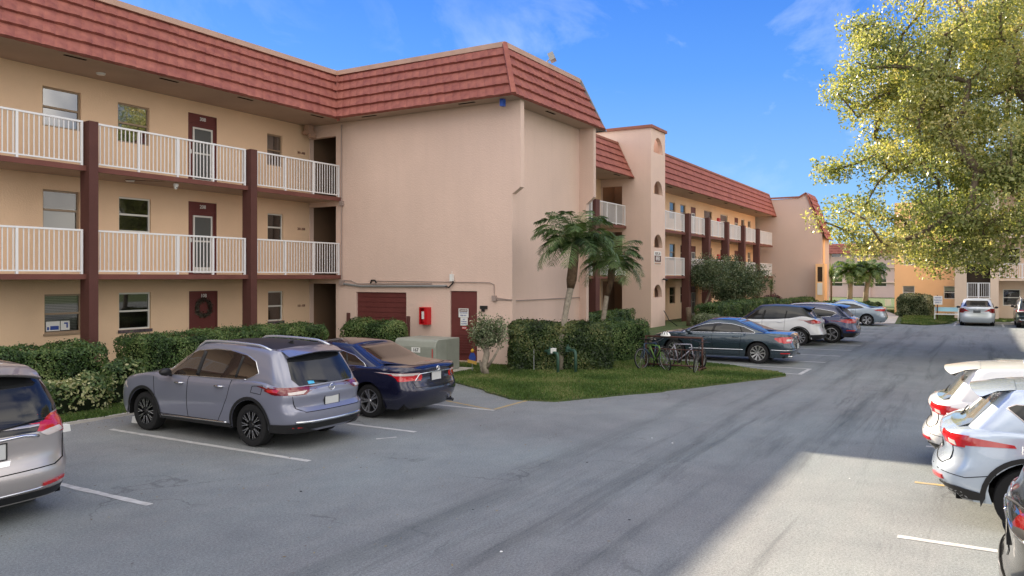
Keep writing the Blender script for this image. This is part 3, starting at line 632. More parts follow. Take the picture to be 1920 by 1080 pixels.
# ---------------- end block
UD = 72.0
pr = [(UD, 19.5, 0), (UD, 11.65, 0), (UD, 11.65, 6.45), (UD, 12.95, 9.95), (UD, 13.5, 9.62), (UD, 15.3, 9.55), (UD, 19.5, 9.6)]
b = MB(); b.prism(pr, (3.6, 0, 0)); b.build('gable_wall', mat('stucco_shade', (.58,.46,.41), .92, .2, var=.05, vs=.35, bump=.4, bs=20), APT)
b = MB()
for p, q in ((pr[2], pr[3]), (pr[3], pr[4]), (pr[4], pr[6])): beam(b, (UD-.02, p[1], p[2]+.06), (UD-.02, q[1], q[2]+.06), .16, .14)
b.build('coping', M_rustfl, APT)
tiles('tile_roof', (UD-.05, 11.35, 6.0), (UD+3.7, 11.35, 6.0), (UD-.05, 12.85, 10.02), (UD+3.7, 12.85, 10.02), n=8, nrm=(0,-1,.5), wave=.012)
b = MB(); wall_mesh(b, 'x', 70.6, 11.25, 11.95, 0, 3.85, [(11.4, 11.8, 2.35, 3.6)], dep=.1); b.box(70.6, 72, 11.25, 11.251, 0, 3.85); b.quad((70.6,11.25,3.85),(72,11.25,3.85),(72,11.95,3.85),(70.6,11.95,3.85)); b.quad((70.6,11.95,0),(72,11.95,0),(72,11.95,3.85),(70.6,11.95,3.85))
b.build('porch_wall', M_orange, APT, fix=False)  # orange colour stands in for warm light on this porch corner
b = MB(); b.box(70.72, 70.78, 11.35, 11.9, 2.3, 3.65); b.build('porch_screen', M_inner, APT)
b = MB(); b.box(70.56, 70.597, 11.4, 11.8, 1.25, 2.25); b.build('porch_panel', M_white, APT)
b = MB(); n = 12; b.add([(72.8+.5*math.cos(math.pi*k/n), 11.62, 4.9+1.1*math.sin(math.pi*k/n)) for k in range(n+1)]+[(72.3, 11.62, 3.9), (73.3, 11.62, 3.9)], [tuple(range(n+1))+(n+1, n+2)]); b.build('arch_niche', M_orange, APT, fix=False)
# ---------------- things fixed to the building
def tl(b, name, m, label, cat, group=None, **k): return tag(b.build(name, m, **k), label, cat, group)
def sign(name, label, x, y, z, w_, h_, face='x', parts=(), m=None, cat='sign'):
    b = MB()
    if face == 'x': b.box(x-.012, x, y-w_/2, y+w_/2, z-h_/2, z+h_/2)
    else: b.box(x-w_/2, x+w_/2, y-.012, y, z-h_/2, z+h_/2)
    o = tag(b.build(name, m or M_white), label, cat)
    for (body, s, dz, mm, dx) in parts:
        if face == 'x': textobj(body, s, mm, o, (x-.016, y-dx, z+dz), (0,-1,0), (0,0,1), 'lettering')
        else: textobj(body, s, mm, o, (x+dx, y-.016, z+dz), (1,0,0), (0,0,1), 'lettering')
    return o
M_blue = mat('blue_ink', (.03,.07,.32), .5, .4); M_ink = mat('ink', (.03,.03,.035), .6, .3); M_redp = mat('red_ink', (.5,.03,.03), .5, .4)
o = sign('building_sign', 'white and brown building number sign between the tower arches', 41.2, VT, 3.76, 1.06, .74, 'y', [('BLDG. 30', .19, .245, M_brown, 0), ('8950', .31, -.03, M_white, 0)])
b = MB(); b.box(40.71, 41.69, VT-.015, VT-.0125, 3.56, 3.90); b.build('dark_band', M_brown, o)
b = MB(); b.box(40.71, 41.69, VT-.015, VT-.0125, 3.41, 3.53); b.build('pale_band', M_flash, o)
o = sign('warning_sign', 'white danger sign with dark header, upper notice on the maroon utility door', UB+.015, 14.0, 1.6, .37, .28, 'x', [('DANGER', .065, .08, M_white, 0), ('HIGH VOLTAGE', .042, -.0, M_blue, 0), ('KEEP OUT', .05, -.08, M_blue, 0)])
b = MB(); b.box(UB-.002, UB+.001, 13.85, 14.15, 1.64, 1.72); b.build('header', M_brown, o)
o = sign('notice_sign', 'small white notice under the danger sign on the utility door', UB+.015, 13.98, 1.33, .27, .25, 'x', [('NO', .05, .07, M_blue, 0), ('STORAGE', .045, .0, M_blue, 0), ('ALLOWED', .045, -.07, M_blue, 0)])
o = sign('notice_sign', 'small red sticker with white letters, lowest on the utility door', UB+.03, 13.98, 1.13, .18, .09, 'x', [('FACP', .065, .0, M_white, 0)], m=M_redp)
for k, (z, t) in enumerate(((1.72, '101-108'), (4.42, '201-208'), (7.1, '301-308'))):
    o = textobj(t, .11, M_door, None, (20.35, VW-.012, z), (1,0,0), (0,0,1), 'unit_number_sign')
    tag(o, 'small maroon unit numbers on the peach wall by the passage, '+['ground', 'second', 'third'][k]+' floor', 'sign')
# red hose / extinguisher cabinet
cx = 15.42; r = empty('fire_cabinet', (UB, cx, 1.2), label='red fire equipment box with open front on the pink wall', cat='fire box')
b = MB(); b.box(UB-.03, UB, cx-.17, cx+.17, 1.2, 1.76); b.box(UB-.2, UB-.03, cx-.17, cx-.14, 1.2, 1.76); b.box(UB-.2, UB-.03, cx+.14, cx+.17, 1.2, 1.76); b.box(UB-.2, UB-.03, cx-.14, cx+.14, 1.2, 1.23); b.box(UB-.2, UB-.03, cx-.14, cx+.14, 1.73, 1.76); b.build('case', M_red, r)
b = MB(); b.lathe([(0,1.25),(.055,1.25),(.06,1.3),(.06,1.55),(.03,1.62),(.02,1.68),(0,1.68)], 14, 'z', (UB-.11, cx+.03, 0)); b.build('extinguisher', M_red, r, smooth=True)
b = MB(); b.box(UB-.18, UB-.165, cx-.02, cx+.08, 1.38, 1.62); b.build('instruction_plate', M_white, r)
b = MB(); b.box(UB-.23, UB-.202, cx-.17, cx-.06, 1.2, 1.76); b.build('door', M_red, r)
# conduits
b = MB(); b.tube([(UB-.05, 19.05, 8.0), (UB-.05, 19.05, 2.6)], .022, 6); b.build('downpipe', M_pipe, APT)
b = MB(); b.tube([(UB-.05, 19.0, 2.5), (UB-.05, 18.2, 2.42), (UB-.05, 14.6, 2.44)], .04, 6); b.build('cable_duct', M_grey, APT)
b = MB(); b.tube([(UB-.04, 19.0, 2.62), (UB-.04, 18.6, 2.6), (UB-.04, 18.35, 2.5), (UB-.04, 15.2, 2.52)], .018, 6); b.tube([(UB-.035, 17.6, 2.6), (UB-.035, 13.0, 2.56), (UB-.035, 12.85, 2.5), (UB-.035, 12.83, 2.1), (UB-.035, 12.25, 2.04)], .014, 6); b.build('conduit', M_pipe, APT)
for q in ((12.76, 12.9, 2.0, 2.16), (18.94, 19.14, 2.44, 2.62), (18.96, 19.12, 5.2, 5.36)): b = MB(); b.box(UB-.09, UB, *q); b.build('junction_box', M_pipe, APT)
b = MB(); b.tube([(UB-.04, 17.75, 2.52), (UB-.06, 17.7, 2.62), (UB-.06, 17.55, 2.62), (UB-.04, 17.5, 2.53)], .03, 6); b.build('cable', M_black, APT); b = MB(); b.tube([(UB-.05, 14.75, 2.45), (UB-.08, 14.5, 2.4), (UB-.06, 14.35, 2.55), (UB-.05, 14.4, 2.75)], .025, 6); b.build('cable', M_black, APT)
b = MB(); b.box(UB-.12, UB-.03, 14.33, 14.45, 2.6, 2.82); b.box(UB-.03, UB, 14.36, 14.42, 2.64, 2.76); b.tube([(UB-.07, 14.39, 2.82), (UB-.07, 14.39, 2.92)], .008, 5)
tl(b, 'wireless_unit', M_white, 'small white antenna box above the maroon utility door', 'antenna')
b = MB(); b.box(UB-.06, UB, 13.1, 13.35, 1.74, 1.84); b.box(UB-.05, UB, 13.2, 13.3, 1.66, 1.74); tl(b, 'lock_box', M_black, 'small black key box on the wall beside the utility door', 'lock box')
b = MB(); b.box(20.35, 20.5, 12.3, 12.42, 7.86, 8.07); tl(b, 'siren', mat('blue_plastic', (.02,.09,.45), .4, .5), 'small blue alarm unit under the roof corner', 'alarm')
def flood(x, y, z, rz, label):
    r = empty('floodlight', (x, y, z), rz, label, 'floodlight'); b = MB(); b.tube([(0,0,0),(0,0,.16),(.14,0,.26)], .025, 6); b.build('bracket', M_grey, r)
    b = MB(); b.prism([(.12,-.2,.12),(.3,-.2,.2),(.2,-.2,.44),(.02,-.2,.36)], (0,.4,0)); h = b.build('lamp_head', M_grey, r); b = MB(); b.quad((.305,-.17,.22),(.305,.17,.22),(.215,.17,.42),(.215,-.17,.42)); b.build('lens', M_white, h, fix=False)
flood(24.4, 12.95, T+.12, math.radians(-70), 'grey floodlight on the red roof edge against the blue sky')
def camera_dome(x, y, z, label, arm=None):
    r = empty('security_camera', (x, y, z), 0, label, 'security camera'); b = MB(); b.lathe([(0,0),(.07,0),(.075,-.06),(.06,-.07)], 16, 'z', (x,y,z)); b.build('housing', M_white, r, smooth=True, ang=40)
    b = MB(); b.lathe([(.055,-.07),(.05,-.12),(.03,-.15),(0,-.155)], 16, 'z', (x,y,z)); b.build('dome', M_white, r, smooth=True); b = MB(); b.lathe([(0,0),(.02,.0)], 10, 'y', (x, y-.052, z-.11)); b.build('lens', M_black, r)
    if arm: b = MB(); b.tube([(x, y, z), (x, y, z+.05), arm], .012, 6); b.build('cable', M_brown, r)
camera_dome(14.35, 19.35, 5.33, 'white dome camera hanging under the third floor walkway', (13.2, 19.9, 5.36))
b = MB(); b.box(20.3, 20.62, 20.2, 20.5, 7.75, 7.86); b.box(20.34, 20.58, 20.25, 20.45, 7.87, 8.07); b.box(20.36, 20.62, 20.15, 20.3, 7.62, 7.74); tl(b, 'wall_lamp', M_flash, 'beige light fixture under the soffit in the inner corner', 'lamp')
b = MB(); b.tube([(42.0, VT, 2.6), (42.0, VT-.12, 2.6)], .03, 6); b.tube([(41.85, VT-.12, 2.63), (42.15, VT-.2, 2.57)], .05, 8); tl(b, 'security_camera', M_black, 'black bullet camera on the tower below the building sign', 'security camera')
b = MB(); b.lathe([(0,0),(.12,0),(.1,-.04),(0,-.05)], 16, 'z', (12.5, 19.9, 8.08)); tl(b, 'ceiling_lamp', M_white, 'round white light in the top soffit', 'lamp')
b = MB(); b.lathe([(0,0),(.12,0),(.1,-.04),(0,-.05)], 16, 'z', (13.4, 20.0, 5.37)); tl(b, 'ceiling_lamp', M_white, 'round white light under the third floor walkway', 'lamp')
for x, z, l in ((59.6, 7.0, 'third'), (59.6, 4.25, 'second')):
    b = MB(); b.box(x, x+.5, VC-.14, VC, z-.3, z+.2); tl(b, 'fire_cabinet', M_red, 'small red fire box on the far wing wall, %s floor' % l, 'fire box')
# window notice, wreath
r = empty('window_notice', (12.0, VW+.07, 1.32), 0, 'white paper notices with blue printing in the ground floor window', 'notice'); 
b = MB(); b.quad((11.5, VW+.045, 1.33), (11.86, VW+.045, 1.33), (11.86, VW+.045, 1.58), (11.5, VW+.045, 1.58)); b.build('paper', M_white, r, fix=False)
b = MB(); b.quad((11.88, VW+.045, 1.34), (12.12, VW+.045, 1.34), (12.12, VW+.045, 1.58), (11.88, VW+.045, 1.58)); b.build('paper', M_white, r, fix=False)
b = MB(); b.box(11.61, 11.83, VW+.04, VW+.044, 1.36, 1.46); b.box(11.53, 11.58, VW+.04, VW+.044, 1.36, 1.44); b.box(11.97, 12.07, VW+.04, VW+.044, 1.5, 1.54); b.box(12.03, 12.07, VW+.04, VW+.044, 1.4, 1.5); b.build('print', M_blue, r)
P = []
for k in range(1400):
    a = random.uniform(0, 6.283); t = random.uniform(0, 6.283); q = abs(random.gauss(0, .05)); P.append((16.28+(.25+q*math.cos(t))*math.cos(a), VW+.02-.03*random.random(), 1.78+(.25+q*math.cos(t))*math.sin(a)))
M_wreath = leafmat('wreath_leaf', [(.04,.025,.022),(.08,.06,.045),(.13,.12,.09)], .1)
tag(leafobj('wreath', np.array(P), .06, M_wreath), 'grey green wreath hanging on the ground floor door', 'wreath')
# ================================================================ far buildings
def facade(name, u, y0, y1, z0, z1, m, label, holes, dep=.1, depth=10, parent=None, frame='W'):
    r = parent or empty(name, (u, (y0+y1)/2, z0), 0, label, 'building')
    b = MB(); wall_mesh(b, 'x', u, y0, y1, z0, z1, [h[:4] for h in holes], dep=dep); b.quad((u,y0,z0),(u+depth,y0,z0),(u+depth,y0,z1),(u,y0,z1)); b.quad((u,y1,z0),(u+depth,y1,z0),(u+depth,y1,z1),(u,y1,z1)); b.quad((u,y0,z1),(u+depth,y0,z1),(u+depth,y1,z1),(u,y1,z1)); b.quad((u+depth,y0,z0),(u+depth,y1,z0),(u+depth,y1,z1),(u+depth,y0,z1))
    b.build('wall', m, r, fix=False)
    if any(h[4] for h in holes):
        b = MB(); b.box(u+.6, u+.7, y0+.02, y1-.02, z0, z1-.02); b.build('dark_backing', M_inner, r)  # dark backing in place of shaded room interiors
    for h in holes:
        if h[4] == 'win': window('x', u, *h[:4], frame=frame, parent=r, blind=h[5] if len(h) > 5 else None)
    return r
# orange and cream building at the end of the road
F1 = empty('corner_building', (58.5, 0, 0), 0, 'orange and cream building with screened stair landings at the end of the road', 'building')
facade('x', 66, 1.0, 5.55, 0, 8.3, M_orange, '', [(4.2,4.95,3.62,4.5,'win'),(4.2,5.0,1.15,2.08,'win',('full',1.7,2.05)),(1.5,2.3,3.62,4.5,'win'),(1.5,2.3,1.15,2.08,'win',('full',1.7,2.05)),(4.2,4.95,6.2,7.1,'win'),(1.5,2.3,6.2,7.1,'win')], parent=F1)
facade('x', 58.5, -1.0, 1.42, 0, 10, M_cream, '', [(-.55,.75,1.42,3.6,'porch'),(-.55,.75,3.75,6.1,'porch'),(-.55,.75,6.4,8.4,'porch')], dep=.25, parent=F1)
for z in (1.42, 3.75, 6.4):
    b = MB(); railing(b, 'x', 58.56, -.54, .74, z-.02, .98, 1, .11); b.build('railing', M_rail, F1)
b = MB(); b.box(58.47, 58.5, -.6, .8, 3.66, 3.74); b.box(58.47, 58.5, -.6, .8, 6.32, 6.39); b.box(58.47, 58.5, -.6, .8, 1.36, 1.41); b.build('landing_edge', M_white, F1)
facade('x', 60, -12, -1.0, 0, 8.3, M_cream, '', [(-2.2,-1.25,.9,1.95,'win'),(-5.2,-4.2,.9,1.95,'win'),(-2.2,-1.25,3.6,4.6,'win'),(-5.2,-4.2,3.6,4.6,'win')], parent=F1)
for z in (2.62, 5.32):
    b = MB(); b.box(58.7, 60, -12, -1.02, z-.12, z); b.build('balcony_floor', M_cream, F1); b = MB(); railing(b, 'x', 58.76, -12, -1.03, z, .95, 8, .12); b.build('railing', M_rail, F1)
tiles('tile_roof', (58.3, -12, 8.0), (58.3, -1.1, 8.0), (59.5, -12, 10), (59.5, -1.1, 10), nrm=(-1,0,.5), parent=F1, n=5)
# pink building far behind
hs_ = []
for z in (.2, 2.9, 5.6):
    for y in (11.5, 14.6, 18.2, 22, 25.4): hs_.append((y, y+1.9, z+.9, z+2.3, 'win'))
F2 = facade('far_building', 158, 8, 30, -.95, 7.2, mat('far_pink', (.62,.46,.42), .9, .2, var=.05, vs=.3), 'pale pink three storey building far beyond the lawn', hs_, depth=12)
b = MB(); b.box(157.7, 158.0, 8, 30, 1.7, 1.85); b.box(157.7, 158, 8, 30, 4.4, 4.55); b.build('string_course', M_cream, F2)
for y in (10.6, 17.2, 24.2):
    b = MB(); b.box(157.4, 157.99, y, y+.5, -.95, 7.2); b.build('pilaster', mat('far_pink', (.6,.45,.4)), F2)
b = MB(); b.box(157.9, 157.99, 12.0, 13.1, -.9, 1.35); d = b.build('door', M_white, F2); b = MB(); b.box(157.86, 157.9, 12.2, 12.9, -.5, 1.1); b.build('pane', mat('far_glass', (.10,.16,.26), .15, .6), d)
tiles('tile_roof', (157.2, 8, 7.1), (157.2, 30, 7.1), (158.6, 8, 9.0), (158.6, 30, 9.0), nrm=(-1,0,.5), parent=F2, n=4, per=.6)
# ================================================================ cars
def paint(name, col, metal=.45, rough=.32, coat=1.0): return mat(name, col, rough, .5, metal=metal, coat=coat)
M_cglass = mat('car_glass', (.014,.015,.016), .07, .5, coat=.0)
M_cglass2 = mat('car_glass_brown', (.030,.022,.018), .05, .8, coat=.6)
M_tyre = mat('tyre_rubber', (.016,.016,.017), .8, .3, bump=.2, bs=40)
M_rim = mat('alloy', (.52,.52,.54), .25, .5, metal=.85); M_rimd = mat('alloy_dark', (.022,.022,.024), .3, .5, metal=.3)
M_chrome = mat('chrome', (.75,.76,.78), .12, .5, metal=1); M_trim = mat('trim_black', (.015,.015,.016), .45, .4)
M_tail = mat('tail_red', (.50,.008,.012), .12, .6, coat=1); M_taild = mat('tail_dark_red', (.16,.004,.006), .12, .6, coat=1); M_clear = mat('lamp_clear', (.62,.55,.52), .12, .6, coat=1)
M_orng = mat('amber_lens', (.5,.12,.03), .15, .6, coat=1); M_seam = mat('panel_gap', (.008,.008,.008), .9, .1); M_under = mat('underbody', (.012,.012,.012), .9, .1)
M_plate = mat('plate', (.55,.56,.55), .5, .4); M_plated = mat('plate_dark', (.10,.11,.12), .5, .4); M_sticker = mat('sticker_blue', (.08,.45,.75), .5, .4)
M_silverrail = mat('rail_silver', (.60,.62,.66), .25, .5, metal=.7)
def interp(pts, x):
    if x <= pts[0][0]: return pts[0][1]
    for (a, p), (c, q) in zip(pts, pts[1:]):
        if x <= c: return p+(q-p)*(x-a)/(c-a)
    return pts[-1][1]
def sinterp(pts, x):   # smooth (catmull-ish) interpolation
    n = len(pts)
    if x <= pts[0][0]: return pts[0][1]
    if x >= pts[-1][0]: return pts[-1][1]
    for i in range(n-1):
        if x <= pts[i+1][0]:
            x0, y0 = pts[i]; x1, y1 = pts[i+1]; h = x1-x0; t = (x-x0)/h
            m0 = ((y1-pts[i-1][1])/(x1-pts[i-1][0])) if i > 0 else (y1-y0)/h
            m1 = ((pts[i+2][1]-y0)/(pts[i+2][0]-x0)) if i+2 < n else (y1-y0)/h
            return (2*t**3-3*t**2+1)*y0+(t**3-2*t**2+t)*h*m0+(-2*t**3+3*t**2)*y1+(t**3-t**2)*h*m1
def car(name, label, x, y, rz, S):
    """car in its own frame: +x nose, +y its left; x measured from the rear bumper"""
    L, W, wb, ro, R = S['L'], S['W'], S['wb'], S['ro'], S.get('R', .34); hw = W/2; Rw = R+S.get('gap', .055)
    c = empty(name, (x, y, 0), rz, label, 'car', S.get('group'), local=True); pm = S['paint']; X0 = L/2
    zs, zb = S['shoulder'], S.get('zb', .22); rp, fp = S['rear'], S['front']
    sec = S.get('sec', [(.15,.90),(.3,.955),(.45,.985),(.62,1.0),(.78,.992),(.92,.975),(1.1,.955)])
    wheels = [ro, ro+wb]
    # plan outline of half car, from front centre round to rear centre
    af, ar, ex = S.get('af', .55), S.get('ar', .5), 2/S.get('sup', 3.2); pl = []
    for k in range(11):
        t = k/10*math.pi/2; pl.append((L-af+af*math.cos(t)**ex, math.sin(t)**ex))
    mid = list(np.linspace(L-af-.06, ar+.06, 34)); 
    for wx in wheels:
        mid = [q for q in mid if abs(q-wx) > Rw+.03]
        mid += [wx+Rw+.006, wx-Rw-.006]+[wx+Rw*math.cos(a) for a in np.linspace(0.0, math.pi, 17)]
    mid = sorted([q for q in set(round(float(v), 4) for v in mid) if ar+.012 < q < L-af-.012], reverse=True)
    pl += [(q, 1.0) for q in mid]
    for k in range(10, -1, -1):
        t = k/10*math.pi/2; pl.append((ar-ar*math.cos(t)**ex, math.sin(t)**ex))
    def taper(q): return 1-.035*abs((q-L/2)/(L/2))**2.5
    T_ = [0,.05,.12,.2,.3,.4,.5,.6,.7,.8,.88,.94,.98,1.0]
    def arch(q):
        z = zb+S.get('valance', .0)*max(0, 1-min(q, L-q)/.5)
        for wx in wheels:
            d = abs(q-wx)
            if d <= Rw+.001: z = max(z, R+math.sqrt(max(0, Rw*Rw-d*d)))
        return z
    def body_pt(q, p, t):
        z0, z1 = arch(q), sinterp(zs, q); z = z0+(z1-z0)*t
        bf = max(0, 1-(L-q)/.9)**1.2; br = max(0, 1-q/.9)**1.2
        xx = q-interp(fp, z)*bf+sinterp(rp, z)*br
        yy = hw*p*taper(q)*sinterp(sec, z)
        if t > .88: yy *= 1-.045*((t-.88)/.12)**2; z -= .0
        return Vector((xx-X0, yy, z))
    B = MB()
    for s in (1, -1):
        rows = [[(v.x, v.y*s, v.z) for v in (body_pt(q, p, t) for t in T_)] for q, p in pl]; B.grid(rows)
    top = []
    for q, p in pl:   # deck strip
        e = body_pt(q, p, 1.0); top.append([(e.x, e.y*k, e.z+.045*(1-k*k)*min(1, p)*S.get('crown', 1)) for k in np.linspace(1, -1, 13)])
    B.grid(top)
    # inner returns of wheel arches + wells
    # greenhouse
    G = S['gh']; roof = G['roof']; xr0, xr1, xf0, xf1 = G['xr0'], G['xr1'], G['xf0'], G['xf1']; wt = G.get('wt', .74); w0 = G.get('w0', .925)
    go = []
    nq = 7; eg = 2/3.4
    for k in range(nq): t = k/nq*math.pi/2; go.append((1-.16+.16*math.cos(t)**eg, math.sin(t)**eg))
    go += [(a, 1.0) for a in np.linspace(.84, .12, 26)]
    for k in range(nq-1, -1, -1): t = k/nq*math.pi/2; go.append((.12-.12*math.cos(t)**eg, math.sin(t)**eg))
    TG = [0,.1,.2,.32,.44,.56,.68,.8,.9,.96,1.0]
    rc = G.get('rcurve', 1.0); fc = G.get('fcurve', .9)
    def gh_pt(a, p, t):
        xr = xr0+(xr1-xr0)*t**rc; xf = xf0+(xf1-xf0)*t**fc; xx = xr+(xf-xr)*a
        xb = xr0+(xf0-xr0)*a; z0 = sinterp(zs, xb)-.03; z1 = sinterp(roof, xr1+(xf1-xr1)*a); z = z0+(z1-z0)*t
        wd = hw*(w0+(wt-w0)*(t**1.35)); 
        if t > .9: wd *= 1-.03*((t-.9)/.1)**2
        return Vector((xx-X0, wd*p*(1-.03*abs(a-.5)*2), z))
    H = MB()
    for s in (1, -1):
        H.grid([[(v.x, v.y*s, v.z) for v in (gh_pt(a, p, t) for t in TG)] for a, p in go])
    top = []
    for a, p in go:
        e = gh_pt(a, p, 1.0); top.append([(e.x, e.y*k, e.z+G.get('crown', .05)*(1-k*k)*min(1, p)) for k in np.linspace(1, -1, 13)])
    H.grid(top)
    nb = len(B.v); bvh = BVHTree.FromPolygons([Vector(v) for v in B.v]+[Vector(v) for v in H.v], B.f+[tuple(i+nb for i in f) for f in H.f])
    body = B.build('body', pm, c, smooth=True, org=(0,0,0), ang=38)
    cab = H.build('cabin', S.get('roofmat', pm), c, smooth=True, org=(0,0,0), ang=50)
    def hit(o, d):
        r = bvh.ray_cast(Vector(o), Vector(d)); return r[0], r[1]
    def decal(nm, poly, view, m, parent=None, off=.005, sgn=1, step=.05, depth=0):
        """conform a flat outline to the skin. view 'side': (x,z); 'rear'/'front': (y,z); 'top': (x,y)"""
        bm = bmesh.new(); vs = [bm.verts.new((p[0], p[1], 0)) for p in poly]; bm.faces.new(vs)
        x0, x1 = min(p[0] for p in poly), max(p[0] for p in poly); y0, y1 = min(p[1] for p in poly), max(p[1] for p in poly)
        for ax, lo, hi in ((0, x0, x1), (1, y0, y1)):
            n = int((hi-lo)/step)
            for k in range(1, n+1):
                v = lo+(hi-lo)*k/(n+1); co = (v, 0, 0) if ax == 0 else (0, v, 0); no = (1, 0, 0) if ax == 0 else (0, 1, 0)
                bmesh.ops.bisect_plane(bm, geom=bm.verts[:]+bm.edges[:]+bm.faces[:], plane_co=co, plane_no=no)
        ok = {}; 
        for v in bm.verts:
            a, e = v.co.x, v.co.y
            if view == 'side': o, d = (a-X0, sgn*4, e), (0, -sgn, 0)
            elif view == 'rear': o, d = (-6, a, e), (1, 0, 0)
            elif view == 'front': o, d = (6, a, e), (-1, 0, 0)
            else: o, d = (a-X0, e, 5), (0, 0, -1)
            h, nn = hit(o, d)
            if h is None: ok[v] = False; continue
            if nn.dot(Vector(d)) > 0: nn = -nn
            ok[v] = True; v.co = h+nn*off
        bmesh.ops.delete(bm, geom=[v for v in bm.verts if not ok[v]], context='VERTS')
        if not bm.faces: bm.free(); return None
        vd = {'side': Vector((0, -sgn, 0)), 'rear': Vector((1,0,0)), 'front': Vector((-1,0,0)), 'top': Vector((0,0,-1))}[view]
        for f in bm.faces: 
            f.normal_update()
            if f.normal.dot(vd) > 0: f.normal_flip()
        # rim skirt gives the piece real thickness
        ext = bmesh.ops.extrude_edge_only(bm, edges=[e for e in bm.edges if e.is_boundary]); 
        for v in [g for g in ext['geom'] if isinstance(g, bmesh.types.BMVert)]: v.co += vd*(off+.006)
        me = bpy.data.meshes.new(nm); bm.to_mesh(me); bm.free(); me.materials.append(m); me.shade_smooth(); me.set_sharp_from_angle(angle=math.radians(40))
        return link(nm, me, parent or c, (0,0,0))
    def strip(pts, wd, view, sgn=1, m=M_seam, nm='panel_gap', off=.003, parent=None):
        """thin line following the skin"""
        P = []
        for (a, e), (a2, e2) in zip(pts, pts[1:]):
            n = max(1, int(math.hypot(a2-a, e2-e)/.05))
            for k in range(n): P.append((a+(a2-a)*k/n, e+(e2-e)*k/n))
        P.append(pts[-1]); Q = []
        for a, e in P:
            if view == 'side': h, nn = hit((a-X0, sgn*4, e), (0, -sgn, 0))
            elif view == 'rear': h, nn = hit((-6, a, e), (1, 0, 0))
            elif view == 'top': h, nn = hit((a-X0, e, 5), (0, 0, -1))
            else: h, nn = hit((6, a, e), (-1, 0, 0))
            if h is None: continue
            vd = {'side': Vector((0,-sgn,0)), 'rear': Vector((1,0,0)), 'front': Vector((-1,0,0)), 'top': Vector((0,0,-1))}[view]
            if nn.dot(vd) > 0: nn = -nn
            Q.append((h, nn))
        if len(Q) < 2: return None
        b = MB(); b.tube([h+nn*off*.3 for h, nn in Q], wd/2, 6); return b.build(nm, m, parent or c, org=(0,0,0), smooth=True)
    # underbody and wheel wells
    b = MB(); b.box(-X0+.25, X0-.25, -hw*.86, hw*.86, zb+.0, zb+.16)
    for wx in wheels:
        for s in (1, -1):
            n = 14; yo, yi = hw*.965*s, (hw-.34)*s; rr = Rw+.012; pts = [(wx-X0+rr*math.cos(math.pi*k/n), R+rr*math.sin(math.pi*k/n)) for k in range(n+1)]
            pts = [(wx-X0+rr, zb)]+pts+[(wx-X0-rr, zb)]
            b.grid([[(p[0], yo, p[1]) for p in pts], [(p[0], yi, p[1]) for p in pts]]); b.poly([(p[0], yi, p[1]) for p in pts])
    b.build('underbody', M_under, c, org=(0,0,zb), fix=False)
    # arch lips
    if S.get('clad'):
        lw = .055
        for wx in wheels:
            for s in (1, -1):
                pts = [(wx+(Rw+lw/2)*math.cos(a), R+(Rw+lw/2)*math.sin(a)) for a in np.linspace(-.25, math.pi+.25, 22)]
                o = [(wx+(Rw+lw)*math.cos(a), R+(Rw+lw)*math.sin(a)) for a in np.linspace(-.2, math.pi+.2, 22)]; i_ = [(wx+(Rw+.004)*math.cos(a), R+(Rw+.004)*math.sin(a)) for a in np.linspace(math.pi, 0, 22)]
                rows = [[], []]
                for (ax, az), (bx, bz) in zip(o, i_[::-1]):
                    for r_, (qx, qz) in zip(rows, ((ax, az), (bx, bz))):
                        h, nn = hit((qx-X0, s*4, qz), (0, -s, 0)); yy = (h.y if h is not None and abs(h.y) > hw*.8 else s*hw*.965)+s*.012; r_.append((qx-X0, yy, qz))
                q = MB(); q.grid(rows); q.build('arch_trim', M_trim, c, org=(0,0,0), smooth=True)
    # wheels
    st = S.get('spokes', 10); rm, rd = S.get('rimmat', M_rim), S.get('rimback', M_rimd); rr = R*S.get('rimr', .70); tw = S.get('tw', .215)
    for wx in wheels:
        for s in (1, -1):
            y1 = s*(hw*.965-.02); y0 = y1-s*tw; wc = (wx-X0, 0, R); b = MB()
            b.lathe([(rr*.98, y0), (R*.93, y0), (R, y0+s*.03), (R, y1-s*.035), (R*.965, y1-s*.008), (R*.86, y1+s*.002), (rr*1.02, y1-s*.006), (rr*.97, y1-s*.03), (rr*.97, y0)], 40, 'y', wc)
            wh = b.build('wheel', M_tyre, c, smooth=True, ang=35, org=wc)
            b = MB(); b.cur = 0; b.lathe([(rr*1.0, y1-s*.012), (rr*.93, y1-s*.012), (rr*.90, y1-s*.05), (rr*.90, y1-s*.10)], 40, 'y', wc)
            b.lathe([(0, y1-s*.012), (rr*.12, y1-s*.012), (rr*.17, y1-s*.03), (rr*.17, y1-s*.06)], 16, 'y', wc)
            for k in range(st):
                pr = S.get('pair', 0); a = 2*math.pi*k/st
                if pr: a = 2*math.pi*((k//2)+(.5 if False else 0))/(st/2)+(pr if k % 2 else -pr)
                ca, sa = math.cos(a), math.sin(a); w1, w2 = rr*S.get('sw', .07), rr*S.get('sw2', .10); dd = -.04
                pts = []
                for r_, w_, yy in ((rr*.10, w1, y1-s*.03), (rr*.93, w2, y1-s*.016)):
                    pts += [(wc[0]+r_*ca-w_*sa*(-1), yy, R+r_*sa+w_*ca*(-1)), (wc[0]+r_*ca-w_*sa, yy, R+r_*sa+w_*ca)]
                q = [Vector(pts[0]), Vector(pts[1]), Vector(pts[3]), Vector(pts[2])]; b.prism(q, (0, -s*.03, 0))
            if st > 0: b.build('rim', rm, wh, smooth=True, ang=30, org=wc)
